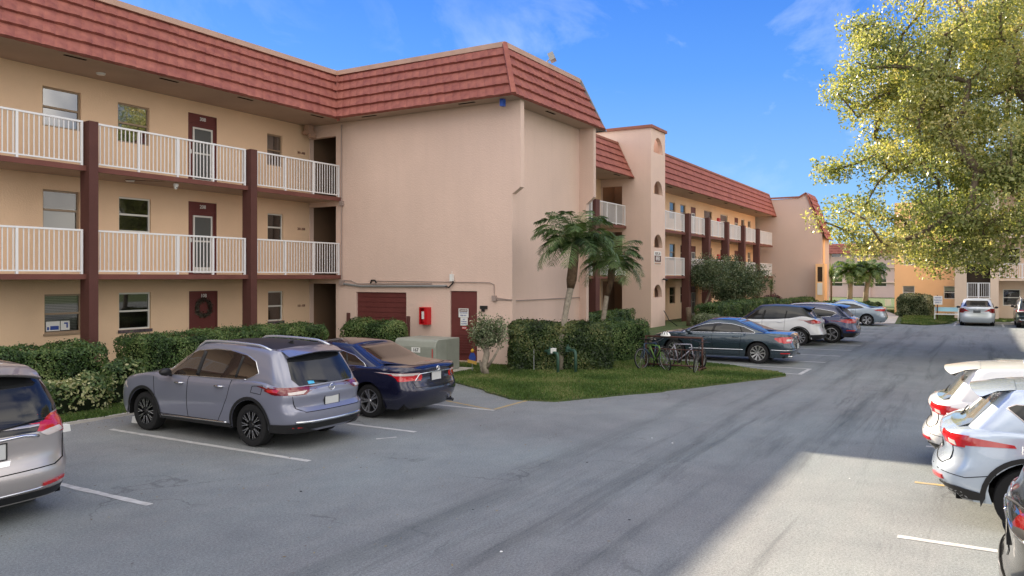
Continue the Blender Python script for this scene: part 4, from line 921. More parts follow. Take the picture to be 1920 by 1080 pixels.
            b = MB(); b.lathe([(0, y1-s*.10), (rr*.90, y1-s*.10)], 24, 'y', wc); b.lathe([(0, y1-s*.07),(rr*.55, y1-s*.07),(rr*.55, y1-s*.1)], 24, 'y', wc); b.build('brake_disc', rd, wh, org=wc)
            if S.get('rim2'):
                b = MB()
                for k in range(st):
                    a = 2*math.pi*(k+.0)/st; 
                    for d_ in (-.13, .13):
                        p = [(wc[0]+rr*q*math.cos(a+d_*e), y1-s*.010, R+rr*q*math.sin(a+d_*e)) for q, e in ((.34, .3), (.62, .6), (.90, 1))]; b.tube(p, .007, 4)
                b.build('rim_accent', M_rim, wh, org=wc)
    gl = S.get('glass', M_cglass)
    for s in (1, -1):
        for pg in S['side_glass']: decal('side_window', pg, 'side', gl, sgn=s)
        for pts, wd, mm_, nm in S.get('side_lines', []): strip(pts, wd, 'side', s, mm_, nm)
        for pts in S.get('seams', []): strip(pts, .009, 'side', s)
        for q_, (nm, pg, mm_) in enumerate(S.get('side_parts', [])): decal(nm, pg, 'side', mm_, sgn=s, off=.006+.005*q_)
        for hx, hz in S.get('handles', []):
            h, nn = hit((hx-X0, s*4, hz), (0, -s, 0)); b = MB(); b.tube([(hx-X0-.10, h.y-s*.01, hz), (hx-X0-.08, h.y+s*.03, hz), (hx-X0+.08, h.y+s*.03, hz), (hx-X0+.10, h.y-s*.01, hz)], [.012,.016,.016,.012], 8); b.build('door_handle', S.get('hmat', M_chrome), c, smooth=True, org=(hx-X0, h.y, hz))
        mxp, mz = S.get('mirror', (xf0-.55, interp(zs, xf0-.5)+.06)); yy = hw*.93*s; b = MB()
        rows = []
        for k, (dx, sc) in enumerate(((-.07,.02),(-.065,.8),(-.03,1),(.03,.95),(.08,.7),(.10,.05))):
            rows.append([(mxp-X0+dx, yy+s*.13+.10*sc*math.cos(a), mz+.065+.068*sc*math.sin(a)) for a in np.linspace(0, 2*math.pi, 14)])
        b.grid(rows); b.tube([(mxp-X0, yy-s*.04, mz-.02), (mxp-X0, yy+s*.08, mz+.03)], .025, 6); b.build('mirror', S.get('mmat', M_trim), c, smooth=True)
        for q_, (nm, pg, mm_) in enumerate(S.get('rear_parts', [])): decal(nm, [(p[0]*s, p[1]) for p in pg], 'rear', mm_, step=.04, off=.007+.005*q_)
        for pts, wd, mm_, nm in S.get('rear_lines', []): strip([(p[0]*s, p[1]) for p in pts], wd, 'rear', 1, mm_, nm)
        if S.get('rails'):
            x0, x1, hh, mm_ = S['rails']; P = []
            for k in range(15):
                f = k/14; xx = x0+(x1-x0)*f; h, nn = hit((xx-X0, s*hw*wt*.93, 4), (0, 0, -1)); lift = hh*min(1, min(f, 1-f)*9); P.append(h+Vector((0, 0, -.012+lift)))
            b = MB(); b.tube(P, .022, 8); b.build('roof_rail', mm_, c, smooth=True)
        decal('headlight', [(s*hw*.55, S.get('hlz', .68)), (s*hw*.97, S.get('hlz', .68)+.02), (s*hw*.95, S.get('hlz', .68)+.13), (s*hw*.6, S.get('hlz', .68)+.1)], 'front', M_clear)
    decal('rear_window', S['rear_glass'], 'rear', S.get('rglass', gl), off=.006)
    hwf = hw*.80; z0 = interp(zs, xf0)+.06; z1 = interp(roof, xf1)-.05
    decal('windscreen', [(-hwf, z0), (hwf, z0), (hw*wt*.86, z1), (-hw*wt*.86, z1)], 'front', gl, off=.006)
    decal('grille', [(-hw*.5, S.get('hlz', .68)-.12), (hw*.5, S.get('hlz', .68)-.12), (hw*.55, S.get('hlz', .68)+.08), (-hw*.55, S.get('hlz', .68)+.08)], 'front', M_trim)
    for nm, pg, mm_ in S.get('center_parts', []): decal(nm, pg, 'rear', mm_, off=.009, step=.05)
    for pts, wd, mm_, nm in S.get('center_lines', []): strip(pts, wd, 'rear', 1, mm_, nm)
    if S.get('badge'):
        by, bz, br, kind = S['badge']; h, nn = hit((-6, by, bz), (1, 0, 0)); b = MB(); q = h.x-.012
        n = 20
        if kind == 'ring': b.tube([(q, by+br*math.cos(a), bz+br*.92*math.sin(a)) for a in np.linspace(0, 2*math.pi, n)], .008, 5); b.box(q-.006, q+.004, by-br*1.25, by+br*1.25, bz-.010, bz+.010)
        elif kind == 'ovals':
            for rx, rz_, dz in ((br*1.35, br, 0), (br*.4, br*.92, 0), (br*.9, br*.4, br*.45)): b.tube([(q, by+rx*math.cos(a), bz+dz+rz_*math.sin(a)) for a in np.linspace(0, 2*math.pi, n)], .006, 5)
        elif kind == 'disc': b.lathe([(0, q), (br*.8, q), (br, q+.008)], 20, 'x', (0, by, bz))
        else: b.tube([(q, by+br*1.4*math.cos(a), bz+br*.8*math.sin(a)) for a in np.linspace(0, 2*math.pi, n)], .007, 5); b.tube([(q, by-br*.6, bz-br*.5), (q, by-br*.3, bz+br*.5)], .007, 5); b.tube([(q, by+br*.3, bz-br*.5), (q, by+br*.6, bz+br*.5)], .007, 5); b.tube([(q, by-br*.45, bz), (q, by+br*.45, bz)], .007, 5)
        b.build('badge', M_chrome, c)
    if S.get('plate'):
        py, pz = S['plate']; xs_ = [hit((-6, py+d, pz), (1,0,0))[0].x for d in (-.15, 0, .15)]; q = min(xs_)-.012
        b = MB(); b.box(q, q+.03, py-.165, py+.165, pz-.09, pz+.09); p = b.build('license_plate', S.get('platem', M_plate), c)
        b = MB()
        for (a0, a1, e0, e1) in ((-.172,.172,.083,.095),(-.172,.172,-.095,-.083),(-.172,-.158,-.083,.083),(.158,.172,-.083,.083)): b.box(q-.006, q+.02, py+a0, py+a1, pz+e0, pz+e1)
        b.build('plate_frame', M_trim, p)
    if S.get('spoiler'):
        x0, x1, z, ww, th = S['spoiler']; b = MB(); rows = []
        for k in np.linspace(-1, 1, 15):
            yy = ww*k; e = .10*abs(k)**3; h, nn = hit((x1-X0, yy, 4), (0, 0, -1)); zt = h.z+.006; dz = -.062-.03*k*k; th = .016
            rows.append([(x0-X0+e, yy, zt+dz-th), (x0-X0+e-.008, yy, zt+dz-th*.4), (x0-X0+.02+e, yy, zt+dz), (x0-X0+.6*(x1-x0), yy, zt+dz*.3), (x1-X0, yy, zt), (x1-X0, yy, zt-.02), (x0-X0+.5*(x1-x0), yy, zt-.05), (x0-X0+.05+e, yy, zt+dz-th-.02), (x0-X0+e, yy, zt+dz-th)])
        b.grid(rows); b.build('spoiler', S.get('spmat', pm), c, smooth=True, ang=40)
    if S.get('wiper'):
        y0, y1, z = S['wiper']; P = [hit((-6, y0+(y1-y0)*k/6, z+.05*k/6), (1,0,0))[0]+Vector((-.03,0,0)) for k in range(7)]; b = MB(); b.tube(P, [.014,.012,.01,.008,.007,.006,.005], 6); b.build('wiper', M_trim, c)
    if S.get('antenna'):
        ax = S['antenna']; h, nn = hit((ax-X0, 0, 4), (0,0,-1)); b = MB(); b.prism([(ax-X0-.07, -.012, h.z-.01), (ax-X0-.05, -.012, h.z+.055), (ax-X0+.0, -.012, h.z+.045), (ax-X0+.1, -.012, h.z-.01)], (0,.024,0)); b.build('antenna', S.get('antm', M_trim), c)
    for k in (1, -1):
        ex = S.get('exhaust')
        if ex and (k == 1 or ex[2]):
            b = MB(); b.lathe([(.03, -X0+.05), (.036, -X0+.05), (.036, -X0+.3), (.03, -X0+.3)], 14, 'x', (0, ex[0]*(-k if not ex[2] else k), ex[1])); b.build('exhaust', M_chrome, c, smooth=True, ang=40)
    S['_hit'] = hit; S['_decal'] = decal; S['_strip'] = strip
    return c
PI2 = math.pi/2
# ---- grey crossover
sg = [(1.12,1.07),(1.60,1.065),(2.4,1.05),(3.18,1.035),(2.98,1.20),(2.72,1.36),(2.42,1.47),(2.0,1.515),(1.6,1.51),(1.2,1.45),(.98,1.36),(.86,1.18)]
def outline(p, d=.0): return p+[p[0]]
rogue = dict(L=4.62, W=1.84, wb=2.70, ro=1.0, R=.345, gap=.065, clad=True, zb=.27, paint=paint('paint_greyblue', (.235,.245,.315), .35, .3), glass=M_cglass2,
  shoulder=[(0,.93),(.25,.99),(.8,1.06),(1.6,1.055),(2.6,1.04),(3.4,1.05),(3.75,1.02),(4.3,.93),(4.62,.80)], rear=[(.2,.14),(.34,.05),(.46,.0),(.62,.0),(.66,.07),(.72,.09),(.84,.055),(.93,.08),(1.0,.11)], front=[(.2,.12),(.4,0),(.7,.02),(.95,.15)],
  gh=dict(xr0=.13, xr1=.50, xf0=3.48, xf1=2.52, roof=[(.5,1.52),(1.1,1.575),(1.9,1.60),(2.3,1.59),(2.55,1.555)], wt=.77, w0=.94, rcurve=1.1, crown=.03), roofmat=None,
  side_glass=[sg], side_lines=[(outline(sg), .018, M_chrome, 'window_trim'), ([(1.55,.345),(2.9,.335),(3.25,.33)], .035, M_chrome, 'sill_trim'), ([(2.30,1.07),(2.22,1.47)], .07, M_trim, 'door_pillar'), ([(1.36,1.09),(1.28,1.43)], .05, M_trim, 'door_pillar')],
  seams=[[(1.45,1.05),(1.52,.75),(1.62,.55),(1.75,.36)],[(2.52,1.04),(2.50,.35)],[(3.45,1.03),(3.38,.7),(3.36,.36)],[(1.75,.36),(3.36,.36)],[(.72,1.0),(.95,.98),(.98,.88),(.75,.86),(.72,1.0)]],
  side_parts=[('taillight', [(.05,.965),(.3,.985),(.66,.955),(.68,.92),(.5,.87),(.06,.865)], M_taild), ('brake_lamp', [(.36,.955),(.62,.94),(.60,.905),(.40,.90)], M_tail), ('sill_cladding', [(1.42,.28),(3.25,.28),(3.2,.345),(1.5,.345)], M_trim), ('bumper_cladding', [(.0,.28),(.60,.28),(.62,.40),(.0,.43)], M_trim)],
  rear_parts=[('taillight', [(.88,.865),(.88,.985),(.42,.985),(.50,.90),(.58,.87)], M_taild), ('lamp_lens', [(.80,.875),(.80,.91),(.52,.93),(.60,.88)], M_clear), ('reflector', [(.62,.36),(.80,.36),(.80,.385),(.62,.385)], M_tail)],
  rear_lines=[([(0,.60),(.60,.60),(.72,.66),(.76,.85)], .012, M_seam, 'panel_gap')],
  center_parts=[('lower_bumper', [(-.86,.22),(.86,.22),(.86,.41),(-.86,.41)], M_trim), ('high_brake_light', [(-.22,1.50),(.22,1.50),(.22,1.525),(-.22,1.525)], M_taild)],
  center_lines=[([(-.74,.445),(0,.435),(.74,.445)], .045, M_chrome, 'bumper_trim')], rear_glass=[(-.60,1.0),(.60,1.0),(.68,1.1),(.60,1.42),(.5,1.47),(-.5,1.47),(-.60,1.42),(-.68,1.1)], rglass=M_cglass,
  handles=[(1.72,.93),(2.72,.925)], mirror=(2.98,1.03), rails=(.75,2.6,.05,M_silverrail), badge=(0,.935,.055,'ring'), plate=(.0,.745), spoiler=(.30,.70,1.545,.62,.03), wiper=(.02,.42,1.03), antenna=1.0, spokes=10, sw=.035, sw2=.06, rimmat=M_rimd, rim2=True, hlz=.72)
rogue['roofmat'] = rogue['paint']
c1 = car('crossover', 'grey blue crossover with silver roof rails and black wheels parked beside the navy sedan', 8.80+.92, 9.08+2.31, PI2, rogue)
rogue['_decal']('sticker', [(.30,1.01),(.42,1.01),(.42,1.055),(.30,1.055)], 'rear', M_sticker, off=.014)
# black roof panel of the crossover
rogue['_decal']('roof_panel', [(.60,-.58),(2.42,-.58),(2.46,0),(2.42,.58),(.60,.58)], 'top', M_trim, off=.004, step=.12)
# ---- navy sedan
sg = [(1.15,.985),(1.6,.985),(2.6,.965),(3.55,.945),(3.2,1.12),(2.85,1.245),(2.4,1.29),(1.9,1.265),(1.5,1.18),(1.22,1.05)]
camry = dict(L=4.85, W=1.82, wb=2.775, ro=1.05, R=.325, zb=.20, paint=paint('paint_navy', (.011,.012,.036), .3, .25), glass=M_cglass2,
  shoulder=[(0,.94),(.12,1.0),(.5,1.005),(1.0,.985),(1.8,.965),(2.8,.945),(3.6,.945),(4.0,.93),(4.5,.84),(4.85,.68)], rear=[(.2,.2),(.34,.07),(.48,.0),(.6,.0),(.72,.06),(.85,.07),(.94,.03),(1.0,.04)], front=[(.2,.1),(.45,0),(.7,.04),(.9,.2)],
  gh=dict(xr0=.66, xr1=1.62, xf0=3.85, xf1=2.75, roof=[(1.5,1.36),(2.0,1.395),(2.5,1.395),(2.8,1.365)], wt=.70, w0=.93, rcurve=.92, crown=.05),
  side_glass=[sg], side_lines=[(outline(sg), .016, M_chrome, 'window_trim'), ([(2.58,.99),(2.48,1.25)], .06, M_trim, 'door_pillar'), ([(1.62,1.01),(1.72,1.2)], .035, M_trim, 'door_pillar')], seams=[[(1.62,.98),(1.58,.7),(1.52,.5),(1.62,.26)],[(2.58,.96),(2.56,.26)],[(3.6,.94),(3.55,.26)],[(1.62,.26),(3.55,.26)]],
  side_parts=[('taillight', [(.04,.90),(.5,.895),(.52,.87),(.3,.77),(.06,.74)], M_tail), ('lamp_lens', [(.05,.90),(.5,.893),(.44,.85),(.06,.85)], M_clear)],
  rear_parts=[('taillight', [(.86,.74),(.88,.895),(.52,.90),(.58,.76)], M_tail), ('lamp_lens', [(.86,.85),(.88,.895),(.52,.90),(.55,.86)], M_clear)],
  center_lines=[([(-.62,.73),(-.50,.87),(0,.885),(.50,.87),(.62,.73)], .026, M_chrome, 'trunk_trim')], rear_lines=[([(.10,.98),(.62,.965),(.66,.72),(.62,.62),(0,.61)], .009, M_seam, 'panel_gap')],
  rear_glass=[(-.66,1.03),(.66,1.03),(.60,1.18),(.50,1.33),(-.50,1.33),(-.60,1.18)],
  handles=[(1.78,.85),(2.76,.83)], hmat=None, mirror=(3.32,.93), badge=(0,.945,.042,'ovals'), plate=(.0,.79), spokes=10, pair=.17, sw=.05, sw2=.085, exhaust=(.55,.25,False), hlz=.62)
camry['hmat'] = camry['paint']; camry['mmat'] = camry['paint']
car('sedan', 'navy blue sedan with chrome trunk trim parked beside the grey green transformer cabinet', 11.80+.91, 9.16+2.42, PI2, camry)
# ---- silver minivan
sg = [(.75,1.15),(2.0,1.14),(3.9,1.06),(3.4,1.42),(2.6,1.56),(1.2,1.56),(.7,1.50)]
van = dict(L=5.1, W=2.0, wb=3.05, ro=.98, R=.345, zb=.22, paint=paint('paint_champagne', (.50,.465,.45), .55, .3),
  shoulder=[(0,1.05),(.4,1.15),(1.0,1.15),(2.2,1.12),(3.6,1.07),(4.2,1.0),(4.8,.85),(5.1,.7)], rear=[(.2,.14),(.34,.04),(.48,.0),(.58,.0),(.62,.04),(.8,.07),(.95,.05),(1.15,.11)], front=[(.2,.12),(.4,0),(.7,.04),(1.0,.2)],
  gh=dict(xr0=.13, xr1=.50, xf0=4.35, xf1=2.95, roof=[(.5,1.655),(1.2,1.70),(2.2,1.715),(3.0,1.67)], wt=.78, w0=.945, rcurve=1.6, crown=.06),
  side_glass=[sg], seams=[[(1.4,1.14),(1.45,.3)],[(2.6,1.12),(2.6,.3)],[(3.7,1.06),(3.65,.3)]], side_lines=[([(.4,1.2),(2.5,1.2)], .02, M_chrome, 'window_trim')],
  side_parts=[('taillight', [(.0,.93),(.26,1.0),(.36,1.12),(.2,1.16),(.0,1.17)], M_tail)],
  rear_parts=[('taillight', [(.975,.92),(.99,1.17),(.72,1.15),(.56,1.07),(.50,.99),(.62,.965)], M_tail), ('lamp_lens', [(.86,.955),(.62,.925),(.53,.975),(.66,1.0),(.80,1.01)], M_clear), ('reflector', [(.55,.375),(.84,.40),(.84,.44),(.55,.41)], M_tail)],
  rear_lines=[([(0,.575),(.70,.59),(.84,.64),(.875,.90)], .014, M_seam, 'panel_gap'), ([(0,.95),(.35,.965),(.52,.94)], .035, M_chrome, 'liftgate_trim'), ([(0,.345),(.5,.355),(.8,.40)], .022, M_chrome, 'bumper_trim')],
  center_parts=[('handle_recess', [(-.19,.665),(.19,.665),(.21,.72),(-.21,.72)], M_chrome), ('lower_bumper', [(-.9,.2),(.9,.2),(.9,.33),(-.9,.33)], M_trim), ('high_brake_light', [(-.2,1.585),(.2,1.585),(.2,1.61),(-.2,1.61)], M_taild)],
  rear_glass=[(-.6,.985),(.52,.985),(.60,1.07),(.74,1.16),(.86,1.18),(.80,1.40),(.72,1.54),(.6,1.60),(-.6,1.60),(-.72,1.54),(-.80,1.40),(-.86,1.18),(-.74,1.16),(-.60,1.07)],
  handles=[(2.3,.95),(2.9,.93)], mirror=(3.9,1.05), plate=(.0,.83), wiper=(-.1,-.62,1.07), spokes=10, spoiler=(.26,.6,1.66,.70,.03), hlz=.75)
car('minivan', 'silver champagne minivan cut by the left edge of the picture', 3.48+1.0, 9.05+2.55, PI2, van)
# ---- dark teal four door coupe
sg = [(1.15,.955),(2.4,.945),(3.5,.925),(3.15,1.08),(2.8,1.19),(2.35,1.245),(1.9,1.225),(1.5,1.14),(1.15,1.0)]
cc = dict(L=4.80, W=1.85, wb=2.71, ro=1.05, R=.335, zb=.20, paint=paint('paint_slate', (.035,.058,.078), .5, .25),
  shoulder=[(0,.85),(.12,.93),(.5,.965),(1.0,.965),(1.8,.95),(2.8,.93),(3.6,.92),(4.0,.90),(4.5,.80),(4.8,.64)], rear=[(.2,.15),(.34,.04),(.5,.0),(.6,.03),(.75,.07),(.88,.07),(.95,.04)], front=[(.2,.1),(.45,0),(.7,.04),(.9,.2)],
  gh=dict(xr0=.55, xr1=1.75, xf0=3.9, xf1=2.7, roof=[(1.5,1.315),(2.0,1.36),(2.4,1.365),(2.8,1.335)], wt=.69, w0=.92, rcurve=.85, crown=.05),
  side_glass=[sg], side_lines=[(outline(sg), .022, M_chrome, 'window_trim'), ([(2.5,.96),(2.42,1.21)], .07, M_trim, 'door_pillar'), ([(1.55,.98),(1.62,1.14)], .035, M_trim, 'door_pillar'), ([(1.5,.43),(3.3,.41)], .026, M_chrome, 'side_trim'), ([(.03,.44),(.66,.455)], .024, M_chrome, 'bumper_trim')], seams=[[(1.55,.95),(1.6,.6),(1.62,.26)],[(2.5,.94),(2.48,.26)],[(3.5,.92),(3.46,.26)],[(1.62,.26),(3.46,.26)]],
  side_parts=[('taillight', [(.04,.86),(.52,.84),(.55,.80),(.40,.70),(.05,.66)], M_tail), ('lamp_lens', [(.08,.79),(.2,.79),(.2,.73),(.08,.73)], M_clear), ('reflector', [(.12,.345),(.36,.345),(.36,.375),(.12,.375)], M_tail)],
  rear_parts=[('taillight', [(.86,.67),(.88,.86),(.56,.86),(.50,.74),(.55,.68)], M_tail)], center_lines=[([(-.8,.45),(.8,.45)], .024, M_chrome, 'bumper_trim')],
  rear_glass=[(-.64,1.01),(.64,1.01),(.56,1.17),(.46,1.30),(-.46,1.30),(-.56,1.17)], handles=[(1.75,.82),(2.70,.80)], hmat=None, mirror=(3.25,.91), badge=(0,.82,.05,'disc'), plate=(.0,.55), spokes=10, sw=.05, sw2=.13, exhaust=(.6,.25,True), hlz=.6)
cc['hmat'] = cc['paint']; cc['mmat'] = cc['paint']
car('sedan', 'slate blue sedan with curved chrome window line parked behind the bicycle rack', 25.4+.925, 4.98+2.40, PI2, cc)
# ---- white small crossover with black roof
sg = [(1.0,1.12),(1.5,1.07),(2.2,1.03),(3.2,.99),(2.9,1.24),(2.6,1.36),(2.1,1.42),(1.5,1.41),(1.0,1.33),(.7,1.26)]
kicks = dict(L=4.3, W=1.76, wb=2.62, ro=.86, R=.33, clad=True, gap=.06, zb=.26, paint=paint('paint_white', (.70,.71,.74), .0, .3), roofmat=paint('paint_blackroof', (.02,.025,.03), .1, .4, .3),
  shoulder=[(0,.95),(.2,1.08),(.7,1.17),(1.3,1.08),(2.2,1.02),(3.1,1.0),(3.5,.98),(4.0,.90),(4.3,.76)], rear=[(.2,.14),(.34,.03),(.48,.0),(.6,.05),(.75,.10),(.95,.08),(1.1,.16)], front=[(.2,.1),(.45,0),(.7,.04),(.9,.2)],
  gh=dict(xr0=.25, xr1=.70, xf0=3.4, xf1=2.55, roof=[(.6,1.50),(1.2,1.55),(1.9,1.57),(2.6,1.52)], wt=.75, w0=.93), side_glass=[sg], side_lines=[([(2.3,1.04),(2.2,1.38)], .08, M_trim, 'door_pillar'), ([(1.4,1.10),(1.35,1.37)], .05, M_trim, 'door_pillar')], seams=[[(1.4,1.06),(1.45,.34)],[(2.3,1.02),(2.3,.34)]],
  side_parts=[('taillight', [(.08,1.02),(.3,1.05),(.68,.99),(.5,.90),(.35,.86),(.10,.90)], M_taild), ('brake_lamp', [(.2,.99),(.42,.99),(.36,.92),(.22,.92)], M_tail), ('bumper_cladding', [(0,.26),(.45,.26),(.47,.44),(.0,.46)], M_trim)],
  rear_parts=[('taillight', [(.82,.90),(.84,1.03),(.50,.99),(.45,.93),(.6,.88)], M_tail)], center_parts=[('lower_bumper', [(-.8,.2),(.8,.2),(.84,.44),(-.84,.44)], M_trim)],
  rear_glass=[(-.58,1.08),(.58,1.08),(.54,1.38),(-.54,1.38)], handles=[(1.6,.92),(2.5,.9)], hmat=None, mirror=(2.95,.98), badge=(0,.98,.05,'ring'), plate=(.0,.78), spoiler=(.42,.85,1.50,.58,.03), spokes=10, hlz=.66)
kicks['hmat'] = kicks['paint']; kicks['spmat'] = kicks['roofmat']
car('crossover', 'small white crossover with black roof between the slate sedan and the navy crossover', 32.98+.88, 5.35+2.15, PI2, kicks)
# ---- navy large crossover
sg = [(1.0,1.10),(1.8,1.03),(2.6,1.02),(3.5,1.0),(3.15,1.27),(2.8,1.38),(2.2,1.43),(1.5,1.40),(.95,1.31),(.80,1.23)]
santa = dict(L=4.70, W=1.88, wb=2.70, ro=1.0, R=.365, gap=.055, zb=.26, paint=paint('paint_deepblue', (.012,.024,.095), .35, .25), clad=True,
  shoulder=[(0,.98),(.25,1.06),(.8,1.11),(1.6,1.05),(2.6,1.02),(3.4,1.01),(3.8,.99),(4.4,.88),(4.7,.72)], rear=[(.2,.16),(.34,.06),(.48,.0),(.62,.02),(.75,.07),(.95,.06),(1.1,.13)], front=[(.2,.1),(.45,0),(.7,.04),(.9,.2)],
  gh=dict(xr0=.2, xr1=.70, xf0=3.75, xf1=2.8, roof=[(.6,1.51),(1.2,1.565),(2.0,1.59),(2.8,1.54)], wt=.75, w0=.93), side_glass=[sg], side_lines=[(outline(sg), .022, M_chrome, 'window_trim'), ([(2.5,1.05),(2.42,1.38)], .08, M_trim, 'door_pillar')], seams=[[(1.5,1.05),(1.6,.34)],[(2.5,1.02),(2.5,.34)],[(3.5,1.0),(3.46,.34)]],
  side_parts=[('taillight', [(.04,.99),(.3,1.0),(.68,.98),(.5,.86),(.36,.83),(.06,.84)], M_tail), ('reflector', [(.1,.51),(.42,.52),(.40,.56),(.1,.56)], M_tail), ('bumper_cladding', [(0,.26),(.55,.26),(.56,.42),(.0,.45)], M_trim)],
  rear_parts=[('taillight', [(.90,.85),(.92,1.0),(.50,.97),(.56,.86)], M_tail)], center_parts=[('lower_bumper', [(-.86,.22),(.86,.22),(.86,.42),(-.86,.42)], M_grey)],
  rear_glass=[(-.64,1.10),(.64,1.10),(.58,1.40),(-.58,1.40)], rglass=M_plated, handles=[(1.72,.95),(2.75,.93)], mirror=(3.2,.98), badge=(0,1.0,.05,'h'), plate=(.0,.76), spoiler=(.38,.85,1.52,.62,.03), wiper=(0,.4,1.12), spokes=10, pair=.13, sw=.04, sw2=.05, rails=(.9,3.0,.03,M_silverrail), hlz=.7)
car('crossover', 'deep blue large crossover with chrome window line parked beyond the small white one', 35.02+.94, 4.32+2.35, PI2, santa)
# ---- pale blue sedan
sg = [(1.12,1.0),(1.5,.96),(2.4,.92),(3.4,.88),(3.0,1.05),(2.65,1.20),(2.2,1.255),(1.7,1.21),(1.25,1.08)]
ela = dict(L=4.55, W=1.80, wb=2.70, ro=.98, R=.325, zb=.2, paint=paint('paint_paleblue', (.30,.36,.43), .6, .3),
  shoulder=[(0,.92),(.12,1.0),(.5,1.02),(1.0,.99),(1.8,.94),(2.8,.91),(3.4,.90),(3.8,.86),(4.3,.74),(4.55,.60)], rear=[(.2,.15),(.34,.04),(.5,.0),(.62,.04),(.8,.08),(.95,.04)], front=[(.2,.1),(.45,0),(.7,.06),(.9,.25)],
  gh=dict(xr0=.55, xr1=1.65, xf0=3.7, xf1=2.55, roof=[(1.4,1.335),(1.9,1.385),(2.3,1.39),(2.6,1.355)], wt=.70, w0=.92, rcurve=.85), side_glass=[sg], side_lines=[([(2.42,.95),(2.35,1.2)], .08, M_trim, 'door_pillar')], seams=[[(1.55,.95),(1.6,.26)],[(2.45,.93),(2.42,.26)]],
  side_parts=[('taillight', [(.04,.96),(.66,.90),(.5,.86),(.05,.82)], M_tail)], rear_parts=[('taillight', [(.84,.82),(.86,.97),(.48,.92),(.52,.84)], M_tail)], rear_glass=[(-.6,1.04),(.6,1.04),(.45,1.31),(-.45,1.31)],
  handles=[(1.7,.85),(2.6,.83)], hmat=None, mirror=(3.1,.9), badge=(0,.93,.045,'h'), plate=(.0,.78), spokes=10, pair=.16, sw=.08, sw2=.10, hlz=.58)
ela['hmat'] = ela['paint']; ela['mmat'] = ela['paint']
car('sedan', 'pale blue sedan farthest in the row of parked cars beside the path', 48.38+.9, 4.5+2.27, PI2, ela)
# ---- white crossovers on the right, noses away to the right
sgq = [(.72,1.33),(.95,1.13),(1.15,1.04),(1.40,1.02),(1.40,1.36),(.80,1.37)]; sg = [(1.48,1.04),(3.45,1.0),(3.05,1.27),(2.7,1.40),(2.1,1.43),(1.48,1.42)]
rav = dict(L=4.60, W=1.84, wb=2.66, ro=.95, R=.36, gap=.065, clad=True, zb=.30, paint=paint('paint_white_skytint', (.50,.58,.69), .4, .26),  # blue of the reflected sky is tinted into the white paint
  shoulder=[(0,1.0),(.25,1.07),(.8,1.09),(1.5,1.03),(2.6,1.0),(3.4,1.0),(3.8,.97),(4.3,.87),(4.6,.72)], rear=[(.25,.24),(.38,.10),(.5,.0),(.60,.0),(.68,.07),(.78,.12),(.93,.09),(1.0,.07),(1.1,.15)], front=[(.2,.1),(.45,0),(.7,.04),(.9,.2)],
  gh=dict(xr0=.26, xr1=.68, xf0=3.65, xf1=2.7, roof=[(.5,1.49),(1.1,1.54),(1.9,1.565),(2.7,1.51)], wt=.78, w0=.935, crown=.03), side_glass=[sgq, sg], side_lines=[(outline(sgq), .014, M_clear, 'window_trim')], seams=[[(1.42,1.03),(1.42,.62),(1.5,.36)],[(2.45,1.0),(2.45,.36)],[(.62,.62),(.34,.56),(.02,.60)]],
  side_parts=[('taillight', [(.0,1.01),(.25,1.01),(.50,.985),(.78,.955),(.80,.925),(.50,.91),(.30,.90),(.0,.88)], M_tail), ('bumper_cladding', [(.0,.28),(.50,.28),(.52,.40),(.28,.45),(.0,.47)], M_trim)],
  rear_parts=[('taillight', [(.74,.88),(.85,.88),(.85,1.01),(.54,1.02),(.60,.97)], M_tail), ('lamp_lens', [(.80,.89),(.72,.91),(.72,.95),(.79,.94)], M_clear), ('reflector', [(.55,.50),(.75,.50),(.75,.54),(.55,.54)], M_tail)],
  rear_lines=[([(0,.66),(.66,.66),(.74,.72),(.76,.88)], .012, M_seam, 'panel_gap')], center_parts=[('lower_bumper', [(-.84,.26),(.84,.26),(.84,.40),(-.84,.40)], M_grey)],
  rear_glass=[(-.66,1.07),(.66,1.07),(.60,1.42),(-.60,1.42)], rglass=mat('rear_glass_grey', (.16,.17,.14), .08, .8, coat=.5), handles=[(1.7,.93),(2.75,.91)], hmat=None, mirror=(3.1,1.0), badge=(0,.94,.05,'ovals'), plate=(.0,.80), spoiler=(.38,.80,1.53,.66,.03), wiper=(0,.45,1.11), antenna=1.3, spokes=10, pair=.12, sw=.05, sw2=.07, hlz=.7)
rav['hmat'] = rav['paint']; rav['antm'] = rav['paint']; rav['mmat'] = rav['paint']
car('crossover', 'white crossover with red wraparound taillight in sunlight near the right edge', 9.84+.94, .48-2.34, -PI2, rav).scale = (1.02, 1.02, .995)
rav2 = dict(rav); rav2['paint'] = paint('paint_white2', (.74,.74,.73), .0, .3); rav2['roofmat'] = rav2['paint']; rav2['badge'] = (0,.94,.05,'h')
for k in ('_hit', '_decal', '_strip'): rav2.pop(k, None)
rav2['gh'] = dict(rav['gh'], xr1=.60, roof=[(.5,1.52),(1.1,1.57),(1.9,1.59),(2.7,1.53)]); rav2['spoiler'] = (.28,.72,1.575,.64,.03)
car('crossover', 'second white crossover with grey spoiler just behind the one with the red taillight', 12.25+.92, .72-2.30, -PI2, rav2).scale = (1, 1, .955)
